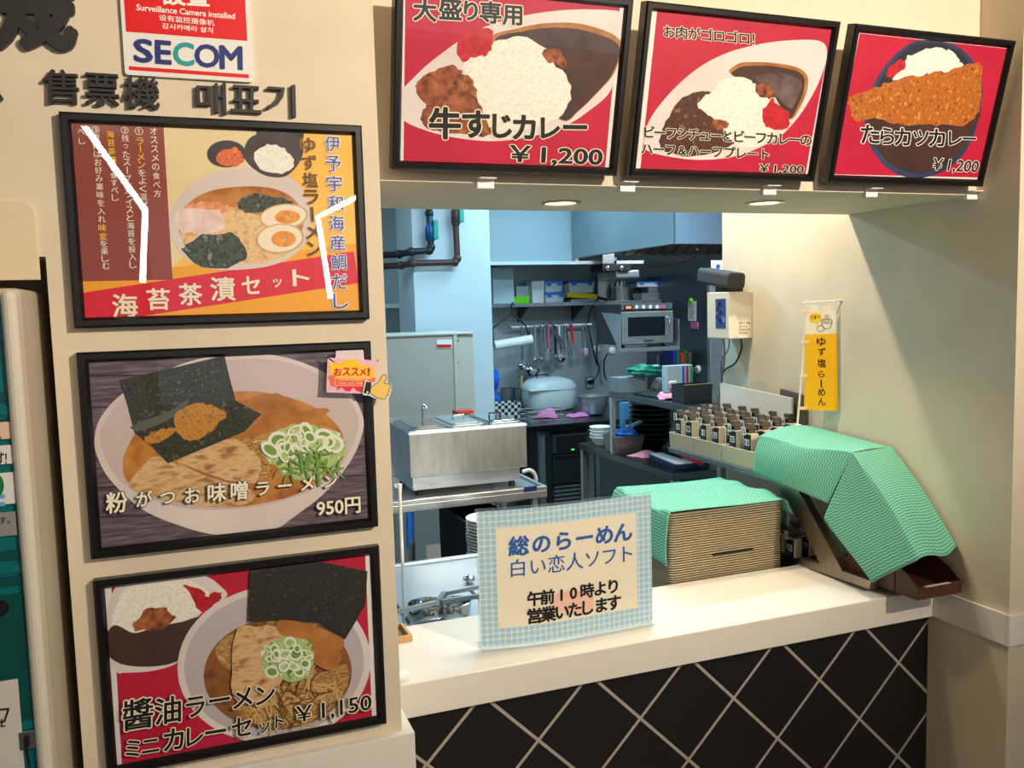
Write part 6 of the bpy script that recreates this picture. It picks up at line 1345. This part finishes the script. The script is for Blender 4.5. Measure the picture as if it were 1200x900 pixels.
# green plastic bag heaped behind
c_ = YK(748, 432, 4.55); rnd = random.Random(4); bg = thing('plastic_bag', 'crumpled green plastic bag on top of a grey bag behind the raised shelf', 'bag', (c_.x, 4.55, ZR))
def lumpy(c, r, sc, seed, amp, n=26, k=16):
    rn = random.Random(seed); ph = [rn.uniform(0, 6) for _ in range(9)]; m = MB()
    def f(i, j):
        t, q = 2*PI*i, PI*j; d = Vector((math.cos(t)*math.sin(q), math.sin(t)*math.sin(q), -math.cos(q)))
        a = 1+amp*(math.sin(5*d.x+ph[0])*math.sin(6*d.y+ph[1])+math.sin(9*d.z+ph[2]+3*d.x)*.6+math.sin(13*d.x+ph[3]+4*d.z)*.4)
        return Vector(c)+Vector((d.x*r*sc[0]*a, d.y*r*sc[1]*a, d.z*r*sc[2]*a))
    m.grid(f, n, k); return m
m = lumpy((2.68, 4.55, ZR+.0), .085, (1.25, .4, .9), 3, .10)
for v in m.v: v.z = max(v.z, ZR+.001)
m2 = lumpy((c_.x+.01, 4.5, ZR+.125), .085, (1.35, .6, .42), 8, .16)
zmin = min(v.z for v in m2.v)
obj('grey_bag', m, mat('bag_grey', (96, 106, 112), .5), bg, smooth=True); obj('green_bag', m2, mat('bag_green', (16, 124, 104), .3), bg, smooth=True)
sb = thing('spray_bottle', 'small white spray bottle in front of the pale file box', 'bottle', (2.52, 4.18, ZR)); p, w_, h_ = rs_spot(772, 786, 462, 447); sx, sy = p.x-.005, 4.2
m = MB(); m.lathe((sx, sy, ZR+.0005), [(.022, 0), (.024, .006), (.023, .045), (.010, .058), (.010, .066), (0, .066)], n=18); obj('bottle', m, mat('pink_liquid', (190, 60, 110), .3), sb, smooth=True)
m = MB(); m.box((sx-.03, sy-.009, ZR+.066), (sx+.014, sy+.009, ZR+.084)); m.box((sx-.02, sy-.005, ZR+.045), (sx-.012, sy+.005, ZR+.066)); obj('trigger', m, WPLAST, sb, bevel=.003)
p, w_, h_ = rs_spot(773, 798, 468, 459); rag_('pink_cloth', 'dusty pink cloth lying on the raised shelf', p+Vector((.0, .02, .0005)), w_, .13, .045, PINKC, -.2, 8)
m = MB(); a, b = onZ(741, 462, ZR), onZ(785, 464, ZR); m.box((2.37, 4.02, ZR+.0005), (2.52, 4.40, ZR+.012)); mk('dark_tray', m, BLACK, 'flat dark tray lying on the raised shelf beside the file box', 'tray', bevel=.002)
p, w_, h_ = rs_spot(799, 832, 478, 452); ob_ = thing('black_organiser', 'black box with a pale gold top edge behind the call blocks', 'box', (2.6, 3.85, ZR)); q = onY(799, 476, 3.86)
m = MB(); m.taper((q.x+.085, 3.90, ZR+.0005), .165, .12, .095, .17, .125, open_top=True, t=.004); obj('box', m, mat('organiser_black', (30, 34, 40), .4), ob_); m = MB(); m.box((q.x, 3.836, ZR+.0957), (q.x+.17, 3.842, ZR+.099)); obj('gold_edge', m, mat('gold_edge', (196, 164, 110), .4, .5), ob_)
# on the pass table
def bowl(lab, c, r, h, mt, cat='bowl', group=None, name='bowl'):
    m = MB(); m.lathe(c, [(r*.45, 0), (r*.5, .008), (r*.8, h*.45), (r*.94, h-.008), (r*1.02, h-.005), (r*1.02, h), (r*.93, h), (r*.74, h*.48), (r*.4, .014), (0, .012)], n=30); return tag(obj(name, m, mt, smooth=True), lab, cat, group)
p, w_, h_ = spot(690, 710, 522, 500, ZT_); c0_ = Vector((2.44, 4.93, ZT_+.0005))
c0_ = p+Vector((.03, .02, .0005)); c0_.x = max(c0_.x, 2.43); pr = None
for i in range(4):
    lab = ('topmost' if i == 3 else ORD[3-i]+' from the top')+' white bowl in the short pile on the pass table'
    if pr is None: pr = bowl(lab, c0_, w_*.62, .055, WPLAST, 'bowl', 'white bowls on the pass table')
    else: dup(pr, (0, 0, i*.021), lab)
p, w_, h_ = spot(713, 747, 531, 511, ZT_); sp_ = Vector((p.x+.03, p.y+.05, ZT_+.0005))
m = MB(); w_ *= 1.25; m.taper(sp_, w_*.72, w_*.72, h_, w_*.86, w_*.86, open_top=True, t=.004); m.box((sp_.x-w_*.46, sp_.y-w_*.46, sp_.z+h_), (sp_.x+w_*.46, sp_.y-w_*.425, sp_.z+h_+.003)); m.box((sp_.x-w_*.46, sp_.y-w_*.425, sp_.z+h_), (sp_.x-w_*.425, sp_.y+w_*.46, sp_.z+h_+.003)); m.box((sp_.x+w_*.425, sp_.y-w_*.425, sp_.z+h_), (sp_.x+w_*.46, sp_.y+w_*.46, sp_.z+h_+.003)); m.box((sp_.x-w_*.425, sp_.y+w_*.425, sp_.z+h_), (sp_.x+w_*.425, sp_.y+w_*.46, sp_.z+h_+.003)); mk('square_pan', m, mat('pan_steel', (150, 148, 142), .42, .9), 'square steel pan heaped with blue net bags on the pass table', 'pan', bevel=.002)
m = lumpy(sp_+Vector((0, 0, h_+.0)), w_*.40, (1, 1, .42), 11, .16, 36, 20)
for v in m.v: v.z = max(v.z, sp_.z+.006); v.x = min(max(v.x, sp_.x-w_*(.33+.3*max(0, v.z-sp_.z-h_))), sp_.x+w_*(.33+.3*max(0, v.z-sp_.z-h_)))
tag(obj('blue_net_bags', m, mat('net_blue', (16, 92, 178), .5, var=.5, scale=60, bump=1), smooth=True), 'heap of crinkled blue net bags filling the square steel pan', 'net bags', kind='stuff')
m = MB(); q1, q2 = sp_+Vector((.02, -.06, h_+.055)), sp_+Vector((.14, -.02, h_+.085)); m.tube([q1, q2], .013, n=14); mk('rolled_bag', m, mat('roll_pale', (150, 186, 206), .4), 'pale rolled packet stuck into the blue net bags', 'packet', smooth=True)
p, w_, h_ = spot(737, 790, 530, 480, ZT_); cb = Vector((2.645, 4.68, ZT_+.0005)); pr = None
for i in range(8):
    lab = ('topmost' if i == 7 else ORD[7-i]+' from the top')+' black bowl in the big dark pile on the pass table'
    if pr is None: pr = bowl(lab, cb, .135, .075, mat('black_lacquer', (14, 13, 14), .28), 'bowl', 'black bowls piled on the pass table')
    else: dup(pr, (random.uniform(-.004, .004), random.uniform(-.004, .004), i*.030), lab)
m = MB(); m.taper((2.53, 4.98, ZT_+.0005), .12, .13, .10, .13, .14, open_top=True, t=.004); mk('black_tub', m, BLACK, 'black tub behind the white bowls on the pass table', 'tub', bevel=.002)
p = spot(728, 742, 505, 486, ZT_)[0]; m = MB(); m.taper((2.60, 4.86, ZT_+.0005), .06, .06, .10, .07, .07, open_top=True, t=.003); mk('white_cup', m, WPLAST, 'square white cup between the blue net bags and the black bowls', 'cup', bevel=.002)
m = MB(); q = YK(716, 470, 5.3); m.box((2.62, 5.0, ZT_+.14), (2.78, 5.05, ZT_+.25)); m.box((2.62, 5.0, ZT_+.0005), (2.64, 5.05, ZT_+.14)); m.box((2.76, 5.0, ZT_+.0005), (2.78, 5.05, ZT_+.14)); mk('blue_box', m, mat('box_blue', (70, 130, 176), .5), 'pale blue box on stilts seen under the raised shelf', 'box', bevel=.002)
p, w_, h_ = spot(738, 776, 536, 527, ZT_); rag_('pink_cloth', 'pale pink cloth on the pass table in front of the square pan', p+Vector((.02, .03, .0005)), w_*.85, .13, .03, PINKC, .1, 6)
ct_ = thing('cutting_tray', 'blue-rimmed tray with a white board near the pass table edge', 'tray', (2.52, 4.1, ZT_)); M = Matrix.Translation((2.525, 4.165, ZT_+.0005)) @ Matrix.Rotation(-.12, 4, 'Z')
m = MB(); rr = rrect(-.105, -.19, .105, .19, .02); m.prism([M @ Vector((q.x*.95, q.y*.97, 0)) for q in rr], [M @ Vector((q.x, q.y, .028)) for q in rr]); obj('rim', m, mat('rim_navy', (40, 64, 100), .4), ct_, bevel=.002)
m = MB(); rr = rrect(-.095, -.18, .095, .18, .016); m.prism([M @ Vector((q.x, q.y, .0281)) for q in rr], [M @ Vector((q.x, q.y, .032)) for q in rr]); obj('board', m, mat('board_pale', (236, 240, 244), .4), ct_)
kn = thing('kitchen_knife', 'knife with a red handle lying on the white board', 'knife', (2.53, 4.15, ZT_+.033))
m = MB(); q = [onZ(x, y, .8835) for x, y in ((800, 533.5), (799, 538), (778, 531), (782, 529.5))]; m.prism(q, [p+Vector((0, 0, .002)) for p in q]); obj('blade', m, BLACK, kn)
m = MB(); h1_, h2_ = onZ(800, 535.5, .888), onZ(821, 543, .888); m.tube([h1_, h1_.lerp(h2_, .5), h2_], [.010, .013, .012], n=12); obj('handle', m, RED, kn, smooth=True)
# --- tube lamp fixtures that carry the kitchen light, and line lights over the hall
kl = thing('tube_light', 'slim tube light on the kitchen ceiling', 'light', (2.0, 4.2, 2.80)); m = MB(); m.box((1.35, 4.13, 2.745), (2.65, 4.27, 2.7995)); obj('housing', m, WPLAST, kl, bevel=.005)
ll = mat('line_lamp', (255, 250, 240), .4, emit=(255, 248, 236), estr=45)
def refl(x, y, D):
    a = onY(x, y, 1.89); d = a-EYE; d = Vector((d.x, -d.y, d.z)); return a+d*((a.y-D)/-d.y)
for k, pts in enumerate((((92, 138), (170, 246), (167, 331)), ((430, 225), (373, 254), (388, 350)))):
    m = MB(); m.tube([refl(x, y, -4.2) for x, y in pts], .026, n=8); tag(obj('line_light', m, ll, smooth=True), ['bent white line light in the hall, mirrored across the maroon column of the top poster', 'bent white line light in the hall, mirrored beside the blue words of the top poster'][k], 'light')
